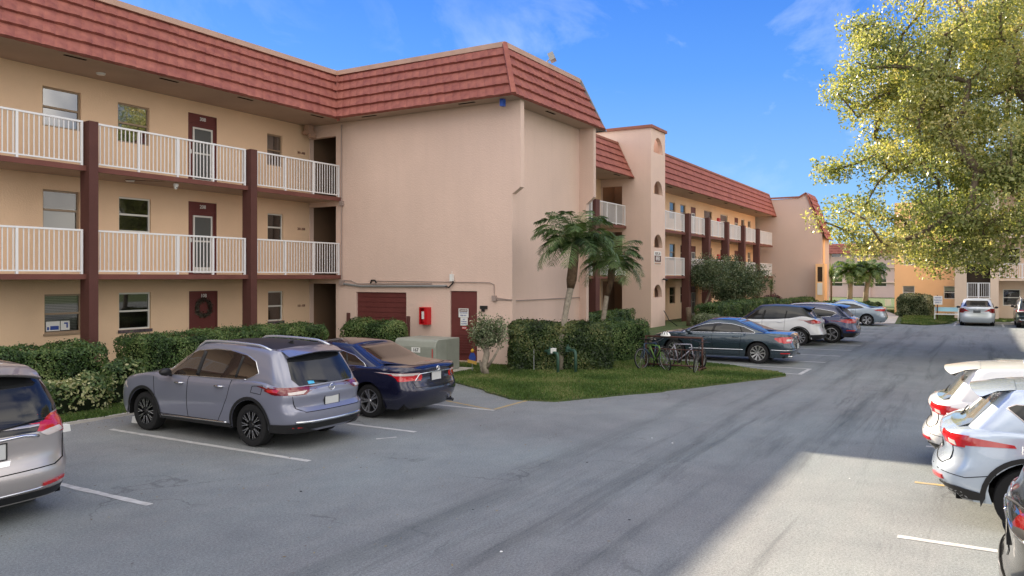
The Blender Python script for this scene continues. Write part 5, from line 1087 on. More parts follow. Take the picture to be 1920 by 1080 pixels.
# ---- black minivan in the corner
blk = dict(van); blk['rear_parts'] = [(a_, b_, M_taild if m_ is M_tail else M_trim) for a_, b_, m_ in van['rear_parts']]; blk['side_parts'] = [('taillight', van['side_parts'][0][1], M_taild)]; blk['paint'] = paint('paint_black', (.012,.014,.014), .2, .2); blk['rear_lines'] = van['rear_lines'][:1]+[([(0,.95),(.35,.965),(.80,.93)], .03, M_chrome, 'liftgate_trim')]
for k in ('_hit', '_decal', '_strip'): blk.pop(k, None)
car('minivan', 'black minivan cut by the bottom right corner of the picture', 7.12, -.12-2.55, -PI2, blk)
# ---- far cars, seen from behind
wh = dict(ela); wh['paint'] = paint('paint_white_far', (.55,.60,.64), .3, .3); wh['mmat'] = M_trim; wh['hmat'] = wh['paint']
for k in ('_hit', '_decal', '_strip'): wh.pop(k, None)
wh['shoulder'] = [(0,.98),(.12,1.03),(.5,1.04),(1.0,1.0),(1.8,.95),(2.8,.92),(3.4,.91),(3.8,.87),(4.3,.76),(4.55,.62)]; wh['gh'] = dict(ela['gh'], roof=[(1.4,1.42),(1.9,1.46),(2.3,1.46),(2.6,1.42)], wt=.74, crown=.06)
wh['rear_parts'] = [('taillight', [(.86,.74),(.88,.98),(.62,1.0),(.56,.84),(.66,.74)], M_taild)]; wh['platem'] = M_plated; wh['plate'] = (0,.84)
wh['rear_glass'] = [(-.68,1.07),(.68,1.07),(.52,1.39),(-.52,1.39)]; wh['side_glass'] = ela['side_glass']
car('sedan', 'white sedan seen from behind below the stair landings at the end of the road', 51.1+2.27, .16, 0, wh)
drk = dict(rogue); drk['paint'] = paint('paint_darkgreen', (.02,.035,.034), .4, .3); drk['roofmat'] = drk['paint']; drk['rimmat'] = M_rim
for k in ('_hit', '_decal', '_strip'): drk.pop(k, None)
car('crossover', 'dark green crossover seen from behind at the far right edge', 50.1+2.31, -2.55, 0, drk)
# ================================================================ vegetation
G_HEDGE = [(.020,.044,.014),(.038,.080,.024),(.07,.13,.038),(.13,.20,.06),(.23,.28,.11)]
M_leaf_h = leafmat('hedge_leaf', G_HEDGE, .22, .45)
M_leaf_b = leafmat('broad_hedge_leaf', [(.016,.032,.012),(.030,.055,.018),(.055,.09,.028),(.10,.14,.045),(.22,.22,.09)], .25, .4)
M_leaf_v = leafmat('variegated_leaf', [(.03,.06,.02),(.06,.11,.035),(.12,.18,.06),(.40,.41,.20),(.62,.60,.38)], .25, .4)
M_leaf_s = leafmat('silver_leaf', [(.035,.055,.025),(.075,.11,.05),(.15,.19,.10),(.28,.32,.20),(.45,.47,.34)], .25, .45)
M_leaf_o = leafmat('olive_leaf', [(.035,.06,.03),(.06,.10,.05),(.11,.15,.08),(.17,.21,.12),(.26,.29,.18)], .25, .5)
M_leaf_t = leafmat('canopy_leaf', [(.09,.13,.045),(.16,.21,.075),(.26,.30,.12),(.38,.41,.19),(.50,.50,.26),(.64,.56,.30)], .46, .36)
M_leaf_r = leafmat('red_leaf', [(.03,.012,.012),(.08,.02,.025),(.14,.04,.04)], .2, .4)
M_frond = leafmat('frond', [(.045,.085,.035),(.085,.15,.055),(.14,.23,.08),(.25,.32,.13)], .25, .4)
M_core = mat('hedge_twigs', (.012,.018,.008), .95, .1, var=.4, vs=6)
M_twig = mat('twig_brown', (.09,.065,.045), .95, .1)
def box_surface(n, lx, ly, h, rd):
    """random points and normals on a rounded box (no bottom)"""
    A = [ly*h, ly*h, lx*h, lx*h, lx*ly]; A = np.array(A)/sum(A); f = RNG.choice(5, n, p=A); a = RNG.uniform(-.5, .5, n); b_ = RNG.uniform(-.5, .5, n); P = np.zeros((n,3)); Nn = np.zeros((n,3))
    for k, (ax, s) in enumerate(((0,1),(0,-1),(1,1),(1,-1))):
        m = f == k; P[m, ax] = s*.5*(lx if ax == 0 else ly); P[m, 1-ax] = a[m]*(ly if ax == 0 else lx); P[m, 2] = (b_[m]+.5)*h; Nn[m, ax] = s
    m = f == 4; P[m,0] = a[m]*lx; P[m,1] = b_[m]*ly; P[m,2] = h; Nn[m,2] = 1
    hx, hy = lx/2-rd, ly/2-rd; C_ = np.stack([np.clip(P[:,0], -hx, hx), np.clip(P[:,1], -hy, hy), np.minimum(P[:,2], h-rd)], 1); D = P-C_; L_ = np.linalg.norm(D, axis=1)[:,None]; ok = L_[:,0] > 1e-6
    D = np.where(L_ > 1e-6, D/np.maximum(L_, 1e-6), Nn); return np.where(ok[:,None], C_+D*np.minimum(L_, rd), P), D
def hedge(label, cx, cy, rz, lx, ly, h, n, size=.05, m=None, rd=.22, lump=.13, cat='hedge', name='hedge', group=None, asp=.55, bare=0, cs=1.6, z0=0):
    r = empty(name, (cx, cy, z0), 0, label, cat, group); m = m or M_leaf_h
    P, D = box_surface(n, lx, ly, h, rd); c, s = math.cos(rz), math.sin(rz)
    k = np.array([noise.noise(Vector(p)*1.7+Vector((cx, cy, 0)))*lump+noise.noise(Vector(p)*5+Vector((cy, cx, 4)))*lump*.5 for p in P])
    dep = -np.abs(RNG.normal(size=n))*.055+(RNG.uniform(0, 1, n) > .97)*RNG.uniform(0, .10, n)
    P = P+D*(k+dep)[:,None]
    if bare: keep = ~((P[:,2] < h*bare) & (RNG.uniform(0, 1, n) < .75)); P, D = P[keep], D[keep]
    R = np.array([[c,-s,0],[s,c,0],[0,0,1]]); P = P@R.T+np.array([cx, cy, z0]); D = D@R.T
    leafobj('foliage', P, size, m, r, asp, D, .38, cs)
    b = MB(); nx, ny, nz = max(3, int(lx/.3)), max(3, int(ly/.3)), 5
    def sp(x, y, z):
        px, py, pz = x*(lx-.30)/2, y*(ly-.30)/2, z*(h-.15); q = Vector((px, py, pz)); e = noise.noise(q*1.7+Vector((cx, cy, 0)))*lump; px *= 1+e*.3; py *= 1+e*.5
        if z > .75: px *= .96; py *= .9
        return (px*c-py*s+cx, px*s+py*c+cy, pz+z0)
    U = [i/nx*2-1 for i in range(nx+1)]; V = [i/ny*2-1 for i in range(ny+1)]; Z = [i/nz for i in range(nz+1)]
    for s_ in (1, -1): b.grid([[sp(x, s_, z) for z in Z] for x in U]); b.grid([[sp(s_, y, z) for z in Z] for y in V])
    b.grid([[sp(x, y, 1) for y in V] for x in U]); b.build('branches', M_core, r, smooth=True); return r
hedge('long clipped hedge behind the silver minivan below the notice window', 6.15, 16.75, 0, 8.6, 1.25, 1.30, 52000, .055)
hedge('long clipped hedge behind the grey crossover below the wreath door', 14.3, 16.95, 0, 6.1, 1.25, 1.36, 44000, .05)
hedge('rounded hedge in front of the maroon roller door', 19.2, 16.3, PI2, 2.2, 1.1, 1.40, 17000, .05, rd=.4)
hedge('tall dense hedge behind the green pipes with a palm trunk at its front', 21.0, 10.75, math.radians(-57), 3.0, 1.5, 1.38, 32000, .065, M_leaf_b, rd=.25, asp=.6)
hedge('square hedge between the palms and the bicycle rack', 24.2, 10.3, math.radians(-20), 2.0, 1.3, 1.30, 14000, .06, M_leaf_h)
hedge('low hedge in front of the recess between wall and tower', 34.0, 15.3, 0, 7.0, .9, 1.12, 16000, .07)
hedge('long hedge in front of the far wing behind the parked cars', 50.5, 12.9, 0, 15.5, 1.4, 1.25, 36000, .08, lump=.16)
hedge('dark hedge below the end block beyond the navy crossover', 64.5, 12.6, 0, 12, 1.3, 1.05, 18000, .09)
hedge('small pale green shrub beside the tower base', 41.8, 12.6, 0, 1.9, 1.2, .75, 5000, .09, M_leaf_s, rd=.35, name='shrub', cat='shrub')
hedge('sunlit rounded bush in front of the orange wall', 62.3, 3.9, 0, 1.4, 2.3, 1.55, 7000, .11, M_leaf_s, rd=.45, name='bush', cat='bush', lump=.15)
hedge('low bushes behind the pale blue sedan under the far palms', 60, 9.2, 0, 4, 3.2, .95, 6000, .12, M_leaf_h, rd=.4, name='bush', cat='bush', lump=.2)
hedge('dark green bush between the far palms and the sunlit bush', 67, 7.6, 0, 3, 2.0, .8, 4000, .12, M_leaf_h, rd=.35, name='bush', cat='bush', lump=.2)
hedge('white and green leaved shrub between the two hedges behind the stalls', 9.15, 15.5, 0, 1.5, .7, .72, 3600, .08, M_leaf_v, rd=.3, name='shrub', cat='shrub', lump=.22, bare=.45)
hedge('taller variegated shrub in front of the gap in the hedge', 10.35, 15.8, 0, .9, .6, .98, 2200, .075, M_leaf_v, rd=.3, name='shrub', cat='shrub', lump=.2, bare=.5)
for k, (x, y) in enumerate(((62.5, 13.9), (64.0, 13.8))):
    hedge(['dark red leaved shrub against the end block wall, left of two', 'dark red leaved shrub against the end block wall, right of two'][k], x, y, 0, 1.0, .8, 1.35, 700, .12, M_leaf_r, rd=.3, name='shrub', cat='shrub', lump=.25)
# ---- trees: branches grown towards points spread through the crown
def grow(base, top, pts, seed=1, r0=.02, seglen=.9):
    rnd = random.Random(seed); nodes = [Vector(p) for p in base]; par = [-1]+list(range(len(nodes)-1)); nodes_n = len(nodes)
    pts = sorted(pts, key=lambda p: (p-top).length)
    tips = []
    for p in pts:
        best = None; bd = 1e9
        for i, q in enumerate(nodes):
            if i < nodes_n-1: continue
            d = (q-p).length+.35*max(0, (q-top).length-(p-top).length)*3
            if d < bd: bd = d; best = i
        q = nodes[best]; n = max(1, int((p-q).length/seglen)); last = best
        for k in range(1, n+1):
            w_ = q.lerp(p, k/n)
            if k < n: w_ += Vector([rnd.gauss(0, .10)*seglen for _ in range(3)])+Vector((0, 0, .12*math.sin(math.pi*k/n)*seglen))
            nodes.append(w_); par.append(last); last = len(nodes)-1
        tips.append(last)
    cnt = [0]*len(nodes)
    for t in tips:
        i = t
        while i >= 0: cnt[i] += 1; i = par[i]
    rad = [max(r0*.5, r0*c**.46) for c in cnt]
    return nodes, par, rad, tips
def tree_mesh(nodes, par, rad, m, parent, name='trunk', minr=0):
    kids = {}
    for i, p in enumerate(par):
        if p >= 0: kids.setdefault(p, []).append(i)
    b = MB(); starts = [(0, None)]
    while starts:
        i, p = starts.pop(); ch = [p] if p is not None else []; ch.append(i)
        while kids.get(ch[-1]):
            ks = sorted(kids[ch[-1]], key=lambda k: -rad[k]); 
            for k in ks[1:]: starts.append((k, ch[-1]))
            ch.append(ks[0])
        if len(ch) < 2: continue
        rr = [rad[k] for k in ch]
        if p is not None: rr[0] = min(rr[0], rad[i]*1.15)
        if max(rr) < minr: continue
        b.tube([nodes[k] for k in ch], rr, 7 if rr[0] > .05 else 4)
    return b.build(name, m, parent, smooth=True, fix=False)
def leafy_tree(name, label, base, crown_pts, m_leaf, m_bark, lsize, per, spread, r0, top, cat='tree', asp=.5, seglen=.9, minr=0, clump=.4, cs=.9, flat=.7):
    r = empty(name, base[0], 0, label, cat); nodes, par, rad, tips = grow(base, Vector(top), crown_pts, seed=len(label), r0=r0, seglen=seglen)
    tree_mesh(nodes, par, rad, m_bark, r, minr=minr); P = []
    for t in tips:
        c = np.array(nodes[t]); k = int(per*RNG.uniform(.6, 1.4)); a = np.clip(RNG.normal(size=(k, 3)), -1.7, 1.7)*spread*np.array([1, 1, flat]); P.append(c+a)
    leafobj('crown', np.concatenate(P), lsize, m_leaf, r, asp, None, clump, cs); return r
def crown(ells, n, seed, hollow=.45):
    rnd = random.Random(seed); P = []
    vol = [a*b*c for _, (a, b, c) in ells]; 
    while len(P) < n:
        (c, (a, b_, h)) = rnd.choices(ells, vol)[0]; v = Vector([rnd.gauss(0, 1) for _ in range(3)]).normalized()*rnd.uniform(hollow, 1)**.6
        p = Vector((c[0]+v.x*a, c[1]+v.y*b_, c[2]+v.z*h)); P.append(p)
    return P
def CW(X, Y, z): s_, c_ = math.sin(YAW), math.cos(YAW); return (s_*X+c_*Y, -c_*X+s_*Y, z)
TB = CW(20.5, 27.5, 0); T1 = CW(19.6, 27.3, 3.6)
ell = [(CW(18.5, 27, 9.6), (6.0, 6.0, 3.6)), (CW(14.6, 26.5, 8.2), (3.5, 4.2, 3.0)), (CW(14.3, 26, 5.4), (3.0, 4.2, 2.0)), (CW(17.5, 26, 5.0), (4.5, 4.5, 1.9)), (CW(21.5, 26.5, 6.2), (4.6, 4.5, 2.3)),
       (CW(13.4, 26.5, 10.6), (2.3, 3.0, 1.9)), (CW(13.0, 26.5, 7.6), (1.9, 3.0, 2.0)), (CW(12.7, 26.5, 9.3), (1.6, 2.5, 1.2)), (CW(20.5, 27, 12.4), (4.5, 4.5, 2.4)), (CW(14.6, 27, 3.9), (3.0, 3.0, 1.1)), (CW(17.2, 26, 3.7), (2.6, 3.0, .8)), (CW(12.6, 26.5, 4.7), (1.7, 2.4, 1.0))]
leafy_tree('shade_tree', 'large spreading shade tree with yellow green leaves at the right edge', [TB, CW(20.3, 27.4, 1.8), T1], crown(ell, 640, 5, .3), M_leaf_t, M_bark, .120, 340, .35, .027, T1, asp=.5, minr=.0, clump=.3, cs=.45)
# small trees before the far wing
def small_tree(label, x, y, h, w_, lean, n, per, m, size, trunk_h, seed, spread=.17):
    base = [(x, y, 0), (x+lean*.25, y, trunk_h*.5), (x+lean, y, trunk_h)]; c = (x+lean, y, trunk_h+(h-trunk_h)*.5)
    leafy_tree('small_tree', label, base, crown([(c, (w_, w_, (h-trunk_h)*.55))], n, seed, .2), m, M_bark, size, per, spread, .014, base[-1], seglen=.4, cs=2, asp=.42, flat=.9)
small_tree('small grey green tree with a curved trunk before the far wing', 47.4, 14.5, 3.9, 1.15, 1.5, 50, 150, M_leaf_o, .13, 1.9, 3, .26)
small_tree('rounder grey green tree beside the curved one before the far wing', 53.6, 14.3, 3.95, 2.0, .7, 110, 170, M_leaf_o, .14, 1.1, 4, .32)
# potted-looking shrub tree by the utility door
X, Y_ = 18.55, 11.75
leafy_tree('small_tree', 'small twisted tree with pale variegated leaves beside the utility door', [(X, Y_, 0), (X-.03, Y_+.06, .3), (X+.02, Y_+.0, .62)],
    crown([((X+.05, Y_-.02, 1.22), (.46, .52, .48))], 75, 11, .1), M_leaf_s, M_barkg, .075, 60, .10, .0125, (X, Y_, .7), seglen=.2, cs=4, asp=.38, clump=.3, flat=1)
b = MB(); b.tube([(X, Y_, 0), (X+.02, Y_+.10, .22), (X+.05, Y_+.02, .45), (X, Y_-.05, .75)], [.075,.06,.055,.04], 8); b.tube([(X-.01, Y_-.02, .22), (X+.02, Y_-.22, .5), (X+.05, Y_-.42, .85)], [.05,.035,.025], 7); b.tube([(X, Y_+.02, .0), (X+.0, Y_+.14, .15), (X, Y_+.22, .42)], [.06,.05,.03], 7)
b.build('trunk', M_barkg, bpy.data.objects[[o.name for o in COL.objects if o.get('label', '').startswith('small twisted tree')][0]], smooth=True)
# ---- palms
M_shaft = mat('crown_shaft', (.10,.065,.04), .9, .2, var=.4, vs=10, bump=.7, bs=25)
def palm(label, base, pts, rads, cz, nf, L_, seed, leaf=.40, dens=46, droop=1.0, group=None, name='palm_tree', lw=.028, mk=None):
    rnd = random.Random(seed); r = empty(name, base, 0, label, 'palm tree', group)
    b = MB(); b.tube(pts, rads, 12); b.build('trunk', M_barkg, r, smooth=True)
    if len(pts) > 5: b = MB(); b.tube([Vector(p) for p in pts[-4:]], [q+.008 for q in rads[-4:]], 12); b.build('crown_shaft', M_shaft, r, smooth=True)
    top = Vector(pts[-1]); V = []; F = []; R_ = []; bs = MB()
    for k in range(nf):
        az = 2*math.pi*(k*.381966+rnd.uniform(-.03, .03)); el = math.radians(84-92*(k/nf)**.9+rnd.uniform(-6, 6)); Lf = L_*rnd.uniform(.85, 1.1); d = Vector((math.cos(az), math.sin(az), 0)); rv = rnd.uniform(-.25, .25)
        P = [top.copy()]; a = el; n = 14
        for i in range(n):
            P.append(P[-1]+(d*math.cos(a)+Vector((0, 0, math.sin(a))))*Lf/n); a -= droop*(1.9/n)*(.5+i/n)
        bs.tube(P, [.016*(1-.8*i/n) for i in range(n+1)], 4)
        side = d.cross(Vector((0, 0, 1))).normalized()
        for j in range(dens):
            f = .10+.88*j/dens; i = min(n-1, int(f*n)); p = P[i].lerp(P[i+1], f*n-i); tg = (P[i+1]-P[i]).normalized(); ll = leaf*(math.sin(math.pi*min(1, .12+f*.88))**.6)*rnd.uniform(.8, 1.1)
            for s_ in (1, -1):
                up = side.cross(tg)*(-1); dv = (side*s_*.9+tg*.55+Vector((0, 0, rnd.uniform(-.35, .15)))+up*rnd.uniform(-.25, .25)).normalized(); tip = p+dv*ll+Vector((0, 0, -.28*ll)); mid = p+dv*ll*.5+Vector((0, 0, -.03*ll))
                wv = tg*lw*.5; q = len(V); V += [p-wv*.4, p+wv*.4, mid+wv, tip, mid-wv]; F.append((q, q+1, q+2, q+3, q+4)); R_.append(min(1, max(0, .45+rv+rnd.gauss(0, .2))))
    org = top; me = fastmesh('fronds', np.array([tuple(v-org) for v in V]), np.array(F), np.array(R_), [M_frond]); fr = link('fronds', me, r, org)
    bs.build('frond_stem', mat('frond_stem', (.09,.12,.04), .6, .3), r, smooth=True)
    return r
x, y = 20.45, 10.42
palm('taller feather palm rising from the front of the tall hedge', (x, y, 0), [(x, y, 0), (x+.02, y+.0, .9), (x+.15, y-.08, 1.7), (x+.27, y-.18, 2.4), (x+.30, y-.20, 2.65), (x+.36, y-.24, 3.2), (x+.42, y-.28, 3.75)], [.085,.08,.085,.10,.145,.135,.09], 3.5, 28, 1.55, 3, leaf=.46, dens=60, droop=.95, lw=.016)
x, y = 24.35, 10.85
palm('shorter feather palm standing behind the tall hedge', (x, y, 0), [(x, y, 0), (x+.0, y+.0, 1.1), (x+.12, y-.1, 2.1), (x+.2, y-.2, 2.5), (x+.22, y-.22, 2.75), (x+.24, y-.25, 3.2)], [.085,.08,.08,.09,.12,.09], 3.1, 24, 1.42, 5, leaf=.44, dens=56, droop=1.05, lw=.016)
for k, (px, ly) in enumerate(((1592, 0), (1622, .6))):
    X_ = (px-960)/1490*74; x, y, z = CW(X_, 74, 0)
    palm(['left one of two bushy palms on the far lawn', 'right one of two bushy palms on the far lawn'][k], (x, y, 0), [(x, y, -.1), (x, y-.1, 1.5), (x+.1, y-.1-ly*.5, 3.2)], [.28,.22,.2], 3, 22, 2.1, 20+k, leaf=.6, dens=40, droop=1.25, lw=.07)
def yucca(label, x, y, h, n, L_, seed):
    rnd = random.Random(seed); r = empty('yucca', (x, y, 0), 0, label, 'plant'); b = MB(); b.tube([(x, y, 0), (x+.05, y, h)], [.09, .07], 8); b.build('trunk', M_bark, r, smooth=True); V = []; F = []; R_ = []
    for k in range(n):
        a = rnd.uniform(0, 6.283); e = rnd.uniform(-.5, 1.4); d = Vector((math.cos(a)*math.cos(e), math.sin(a)*math.cos(e), math.sin(e))); s_ = d.cross(Vector((0,0,1))).normalized()*.035; p = Vector((x+.05, y, h-rnd.uniform(0, .8))); t = p+d*L_*rnd.uniform(.7, 1.1); m_ = p.lerp(t, .5)
        q = len(V); V += [p-s_*.5, p+s_*.5, m_+s_, t, m_-s_]; F.append((q, q+1, q+2, q+3, q+4)); R_.append(rnd.random())
    V = np.array([tuple(v) for v in V]); link('leaves', fastmesh('leaves', V-np.array([x, y, h]), np.array(F), np.array(R_), [M_frond]), r, (x, y, h))
yucca('spiky yucca behind the porch corner of the end block', 75.8, 11.5, 3.3, 160, 1.0, 1)
yucca('thin spiky plant before the far end of the far wing', 67.5, 14.9, 2.3, 90, .6, 2)
# ================================================================ street furniture
# transformer cabinet
r = empty('transformer_cabinet', (18.4, 13.6, 0), 0, 'grey green electrical transformer cabinet marked 167 on a concrete pad', 'transformer'); M_tr = mat('transformer_paint', (.27,.285,.245), .5, .4, var=.1, vs=3)
b = MB(); b.box(17.55, 19.35, 12.7, 14.75, .0, .09); b.build('pad', M_conc, r)
b = MB(); pts = [(17.8,12.95,.09),(17.8,12.95,.78),(17.86,12.95,.94),(17.95,12.95,.99),(19.0,12.95,.99),(19.0,12.95,.09)]; b.prism(pts, (0, 1.45, 0)); o = b.build('cabinet', M_tr, r)
bv = o.modifiers.new('b', 'BEVEL'); bv.width = .025; bv.segments = 3; bv.limit_method = 'ANGLE'
b = MB(); b.box(17.785, 17.799, 13.0, 14.35, .14, .76); b.box(18.36, 18.38, 12.935, 12.949, .12, .96); b.box(17.88, 17.90, 12.935, 12.949, .12, .90); b.build('door_panel', M_tr, r)
b = MB(); b.box(17.775, 17.784, 14.05, 14.17, .62, .76); b.build('warning_sticker', mat('sticker_yellow', (.75,.42,.03), .5, .4), r)
b = MB(); b.box(17.776, 17.784, 13.45, 13.75, .62, .76); p = b.build('number_plate', M_white, r); textobj('167', .13, M_ink, p, (17.773, 13.6, .69), (0,-1,0), (0,0,1), 'lettering')
b = MB(); b.box(17.775, 17.784, 13.02, 13.045, .42, .74); b.build('hazard_label', M_redp, r)
# garden ornament
r = empty('garden_ornament', (18.9, 12.45, 0), 0, 'small blue and yellow garden stake ornament with a banner beside the transformer', 'ornament')
b = MB(); b.tube([(18.9,12.45,0),(18.9,12.45,.35)], .01, 5); b.build('stake', M_grey, r)
b = MB(); b.prism([(18.9,12.36,.33),(18.9,12.54,.33),(18.9,12.57,.45),(18.9,12.50,.57),(18.9,12.40,.57),(18.9,12.33,.45)], (.02,0,0)); b.build('blue_panel', M_blue, r)
b = MB(); b.lathe([(0,.58),(.035,.59),(.05,.63),(.035,.67),(0,.69)], 10, 'z', (18.91,12.45,0)); b.build('yellow_knob', mat('sticker_yellow', (.75,.42,.03)), r, smooth=True)
b = MB(); b.prism([(18.885,12.3,.25),(18.885,12.6,.29),(18.885,12.6,.38),(18.885,12.3,.34)], (.012,0,0)); b.build('banner', mat('banner_yellow', (.6,.36,.08)), r)
# backflow pipes
M_gp = mat('green_pipe', (.035,.085,.06), .5, .4, var=.2, vs=8)
for k, (x0, y0, x1, y1, h, lab) in enumerate(((19.75, 10.15, 20.3, 10.95, .60, 'front green loop of backflow pipe standing in the grass'), (20.05, 9.75, 20.8, 10.6, .66, 'rear green loop of backflow pipe nearer the hedge'))):
    r = empty('backflow_pipe', (x0, y0, 0), 0, lab, 'pipe'); b = MB(); d = Vector((x1-x0, y1-y0, 0)).normalized()*.1
    b.tube([(x0,y0,0),(x0,y0,h-.1),(x0+d.x*.3,y0+d.y*.3,h-.03),(x0+d.x,y0+d.y,h),(x1-d.x,y1-d.y,h),(x1-d.x*.3,y1-d.y*.3,h-.03),(x1,y1,h-.1),(x1,y1,0)], .042, 10); b.build('pipe_loop', M_gp, r, smooth=True)
    mx_, my_ = (x0+x1)/2, (y0+y1)/2; b = MB(); b.lathe([(.0,h-.07),(.07,h-.07),(.07,h+.06),(.02,h+.08),(.02,h+.14),(0,h+.14)], 12, 'z', (mx_, my_, 0)); b.build('valve', M_gp, r, smooth=True, ang=30)
b = MB(); b.box(19.86, 19.98, 10.32, 10.44, .58, .72); tag(b.build('valve_tag', M_white), 'white tag box fixed on the green pipes', 'tag')
b = MB(); b.tube([(19.9,11.0,0),(19.9,11.0,.66)], .012, 6); b.tube([(20.0,11.0,.60),(20.6,10.9,.62)], .03, 8); tag(b.build('stand_pipe', M_grey), 'thin grey stand pipe left of the green pipes', 'pipe')
# bicycle rack
M_rack = mat('rack_brown', (.075,.030,.022), .6, .4, var=.2, vs=8)
r = empty('bicycle_rack', (22.35, 7.7, 0), 0, 'dark brown metal bicycle rack on the lawn edge', 'bicycle rack'); b = MB()
for yy in (6.85, 8.55):
    b.tube([(22.35,yy,.03),(22.35,yy,1.0)], .028, 8); b.tube([(22.0,yy,.05),(22.1,yy,.12),(22.6,yy,.12),(22.7,yy,.05)], .025, 8)
b.build('end_post', M_rack, r, smooth=True)
b = MB(); b.tube([(22.35,6.85,.98),(22.35,8.55,.98)], .028, 8); b.tube([(22.35,6.85,.16),(22.35,8.55,.16)], .022, 8); b.build('rail', M_rack, r, smooth=True)
b = MB()
for k in range(13): yy = 6.98+k*.12; b.tube([(22.35,yy,.16),(22.35,yy,.62)], .008, 5)
b.tube([(22.35,6.85,.62),(22.35,8.55,.62)], .014, 6); b.build('bars', M_rack, r)
def bicycle(label, x, y, rz, tilt, fm, wr=.33):
    r = bpy.data.objects.new('bicycle', None); COL.objects.link(r); r.location = (x, y, .03); r.rotation_euler = (tilt, 0, rz); ORG[r.name] = Vector((0,0,0)); r.scale = (.9, .9, .93); tag(r, label, 'bicycle')
    for wx in (-.52, .52):
        b = MB(); P = [(wx+wr*math.cos(a), 0, wr+wr*math.sin(a)) for a in np.linspace(0, 2*math.pi, 33)]; b.tube(P, .022, 6, cap=False); wh = b.build('wheel', M_tyre, r, smooth=True, org=(wx, 0, wr))
        b = MB(); P = [(wx+(wr-.03)*math.cos(a), 0, wr+(wr-.03)*math.sin(a)) for a in np.linspace(0, 2*math.pi, 33)]; b.tube(P, .012, 5, cap=False)
        for k in range(16): a = 2*math.pi*k/16; b.tube([(wx, .02*(-1)**k, wr), (wx+(wr-.03)*math.cos(a), 0, wr+(wr-.03)*math.sin(a))], .0035, 3)
        b.build('rim', mat('bike_rim', (.22,.22,.22), .4, .4, metal=.4), wh, org=(wx, 0, wr))
    bb = (-.08, 0, .28); st = (-.24, 0, .78); hd = (.34, 0, .80); hb = (.37, 0, .66); b = MB()
    for p, q, w_ in ((bb, st, .018), (bb, hb, .022), (st, hd, .018), (hd, hb, .022), (bb, (-.52, .04, wr), .012), (bb, (-.52, -.04, wr), .012), ((-.23,0,.74), (-.52, .04, wr), .010), ((-.23,0,.74), (-.52, -.04, wr), .010)): b.tube([p, q], w_, 8)
    b.build('frame', fm, r, smooth=True)
    b = MB(); b.tube([hb, (.42, .05, .5), (.52, .05, wr)], .013, 6); b.tube([hb, (.42, -.05, .5), (.52, -.05, wr)], .013, 6); b.build('fork', fm, r, smooth=True)
    b = MB(); b.tube([hd, (.32, 0, .93)], .013, 6); b.tube([(.22, -.3, .96), (.30, -.12, .94), (.32, 0, .93), (.30, .12, .94), (.22, .3, .96)], .013, 6); b.build('handlebar', M_rimd, r, smooth=True)
    b = MB(); b.tube([st, (-.27, 0, .92)], .012, 6); b.prism([(-.40,-.07,.92),(-.40,.07,.92),(-.28,.05,.93),(-.12,.015,.93),(-.12,-.015,.93),(-.28,-.05,.93)], (0,0,.045)); b.build('saddle', M_trim, r)
    b = MB(); b.lathe([(0,.035),(.09,.035),(.09,.042),(0,.042)], 18, 'y', bb); b.tube([(bb[0], .05, bb[2]), (bb[0]+.1, .05, bb[2]-.13), (bb[0]+.1, .13, bb[2]-.13)], .010, 5); b.tube([(bb[0], -.05, bb[2]), (bb[0]-.1, -.05, bb[2]+.13), (bb[0]-.1, -.13, bb[2]+.13)], .010, 5); b.build('crank', M_rimd, r)
bicycle('bright green bicycle leaning at the left end of the rack', 22.2, 8.1, math.radians(-130), math.radians(14), mat('bike_green', (.12,.25,.05), .35, .5))
bicycle('white bicycle standing broadside along the rack', 22.5, 7.55, math.radians(-92), math.radians(-5), mat('bike_white', (.36,.35,.42), .35, .5))
bicycle('black bicycle seen end on at the right end of the rack', 22.3, 6.95, math.radians(186), math.radians(-7), mat('bike_black', (.025,.025,.03), .35, .5))
bicycle('dark blue bicycle behind the green one in the rack', 22.45, 8.38, math.radians(160), math.radians(4), mat('bike_blue', (.03,.06,.12), .35, .5))
r = empty('helmet', (22.36, 7.95, 1.0), 0, 'white bicycle helmet resting on top of the rack', 'helmet'); b = MB(); rows = []
for a in np.linspace(0, math.pi/2, 8): rows.append([(22.36+.10*math.cos(a)*math.cos(t), 7.95+.15*math.cos(a)*math.sin(t), 1.0+.13*math.sin(a)) for t in np.linspace(0, 2*math.pi, 20)])
b.grid(rows); b.build('shell', M_white, r, smooth=True); b = MB()
for t in (-.06, 0, .06): b.tube([(22.26+abs(t)*.3, 7.95+t*1.4, 1.05), (22.30, 7.95+t, 1.11), (22.36, 7.95+t, 1.134), (22.43, 7.95+t, 1.10)], .011, 4)
b.build('vents', M_trim, r)
# post by the tower
b = MB(); b.tube([(42.9, 13.9, 0), (42.92, 13.9, .5), (42.88, 13.93, 1.05)], [.16, .14, .15], 9); tag(b.build('tree_stump', M_bark, smooth=True), 'grey weathered stump at the left end of the far hedge', 'stump')
b = MB(); b.tube([(41.9, 15.0, .9), (41.9, 14.9, .75), (41.6, 14.6, .4), (42.1, 14.3, .05)], .02, 6); tag(b.build('hose', M_trim, smooth=True), 'dark hose hanging at the foot of the tower', 'hose')
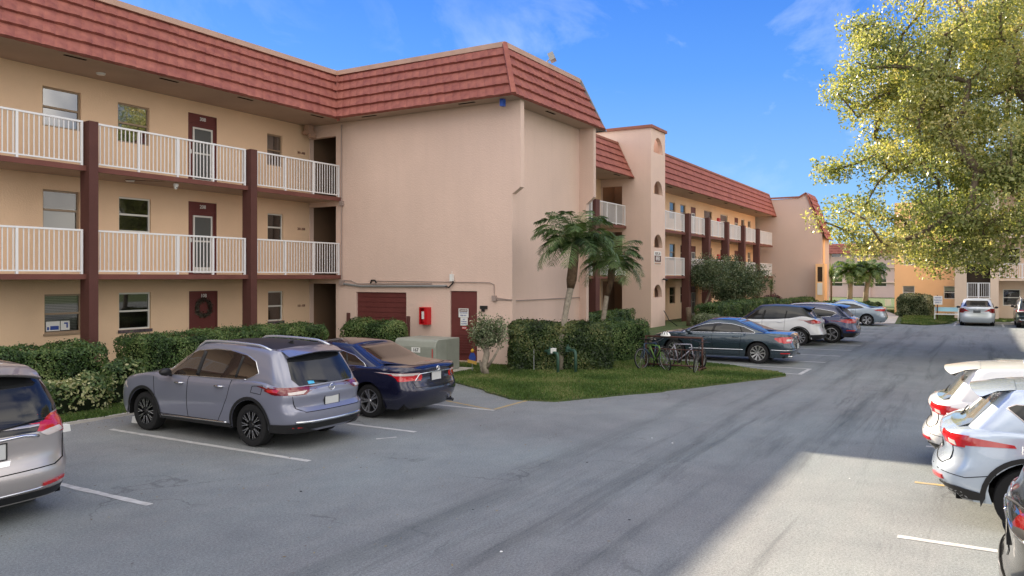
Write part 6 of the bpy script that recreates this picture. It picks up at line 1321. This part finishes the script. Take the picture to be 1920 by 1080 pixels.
# bench and sign at the end of the road
r = empty('bench', (56.9, 1.8, 0), 0, 'white and pale blue bench beside the sign at the end of the road', 'bench'); b = MB()
b.box(56.9, 56.95, 1.2, 2.45, .58, .84); b.build('backrest', mat('bench_blue', (.35,.62,.72), .5, .4), r); b = MB(); b.box(56.5, 56.9, 1.2, 2.45, .38, .44); b.build('seat', M_white, r)
for yy in (1.18, 2.47): b = MB(); b.box(56.5, 56.95, yy-.03, yy+.03, 0, .38); b.box(56.9, 56.96, yy-.03, yy+.03, .38, .88); b.build('leg', M_white, r)
r = empty('road_sign', (56.8, 2.32, 0), 0, 'white notice sign with grey lettering on a brown post beside the bench', 'sign'); b = MB(); b.box(56.8, 56.86, 2.3, 2.36, 0, 1.6); b.build('post', M_brown, r)
b = MB(); b.box(56.77, 56.8, 2.05, 2.55, 1.0, 1.55); p = b.build('panel', M_white, r)
for k, (t, s_) in enumerate((('VISITOR', .10), ('PARKING', .10), ('ONLY', .12))): textobj(t, s_, M_blue, p, (56.765, 2.3, 1.43-.15*k), (0,-1,0), (0,0,1), 'lettering')
b = MB(); b.box(82, 82.1, 7.2, 7.7, .05, .65); b.box(82.03, 82.07, 7.42, 7.48, -.2, .05); tag(b.build('lawn_sign', M_white), 'tiny white sign on the far lawn', 'sign')

# dead leaves along the lawn edge, at the kerb and under the hedges
P = []
for i in range(len(L1)):
    q = L1[i]
    if q[0] < 27 and q[1] < 12:
        for k in range(26): P.append((q[0]+random.gauss(0, .22), q[1]+random.gauss(0, .22), .012 if not inpoly(np.array([q[0]]), np.array([q[1]]), L1)[0] else .05))
for k in range(900): P.append((random.uniform(0, 15.5), 14.4-abs(random.gauss(0, .35)), .01))
for k in range(420): P.append((random.uniform(4, 24), random.uniform(3, 13), .01))
P = np.array(P); n = len(P); nn = np.tile([0, 0, 1.0], (n, 1)); M_dead = leafmat('dead_leaf', [(.05,.03,.018),(.12,.08,.04),(.22,.16,.08),(.30,.26,.16)], .1, .8)
V, F = group_leaves(P, .035, .5, nrm=nn*4); V[:, 2] = np.maximum(V[:, 2], .003)
tag(link('fallen_leaves', fastmesh('fallen_leaves', V, F, RNG.uniform(0, 1, n), [M_dead])), 'small dry leaves fallen along the lawn edge and on the asphalt', 'leaves', kind='stuff')
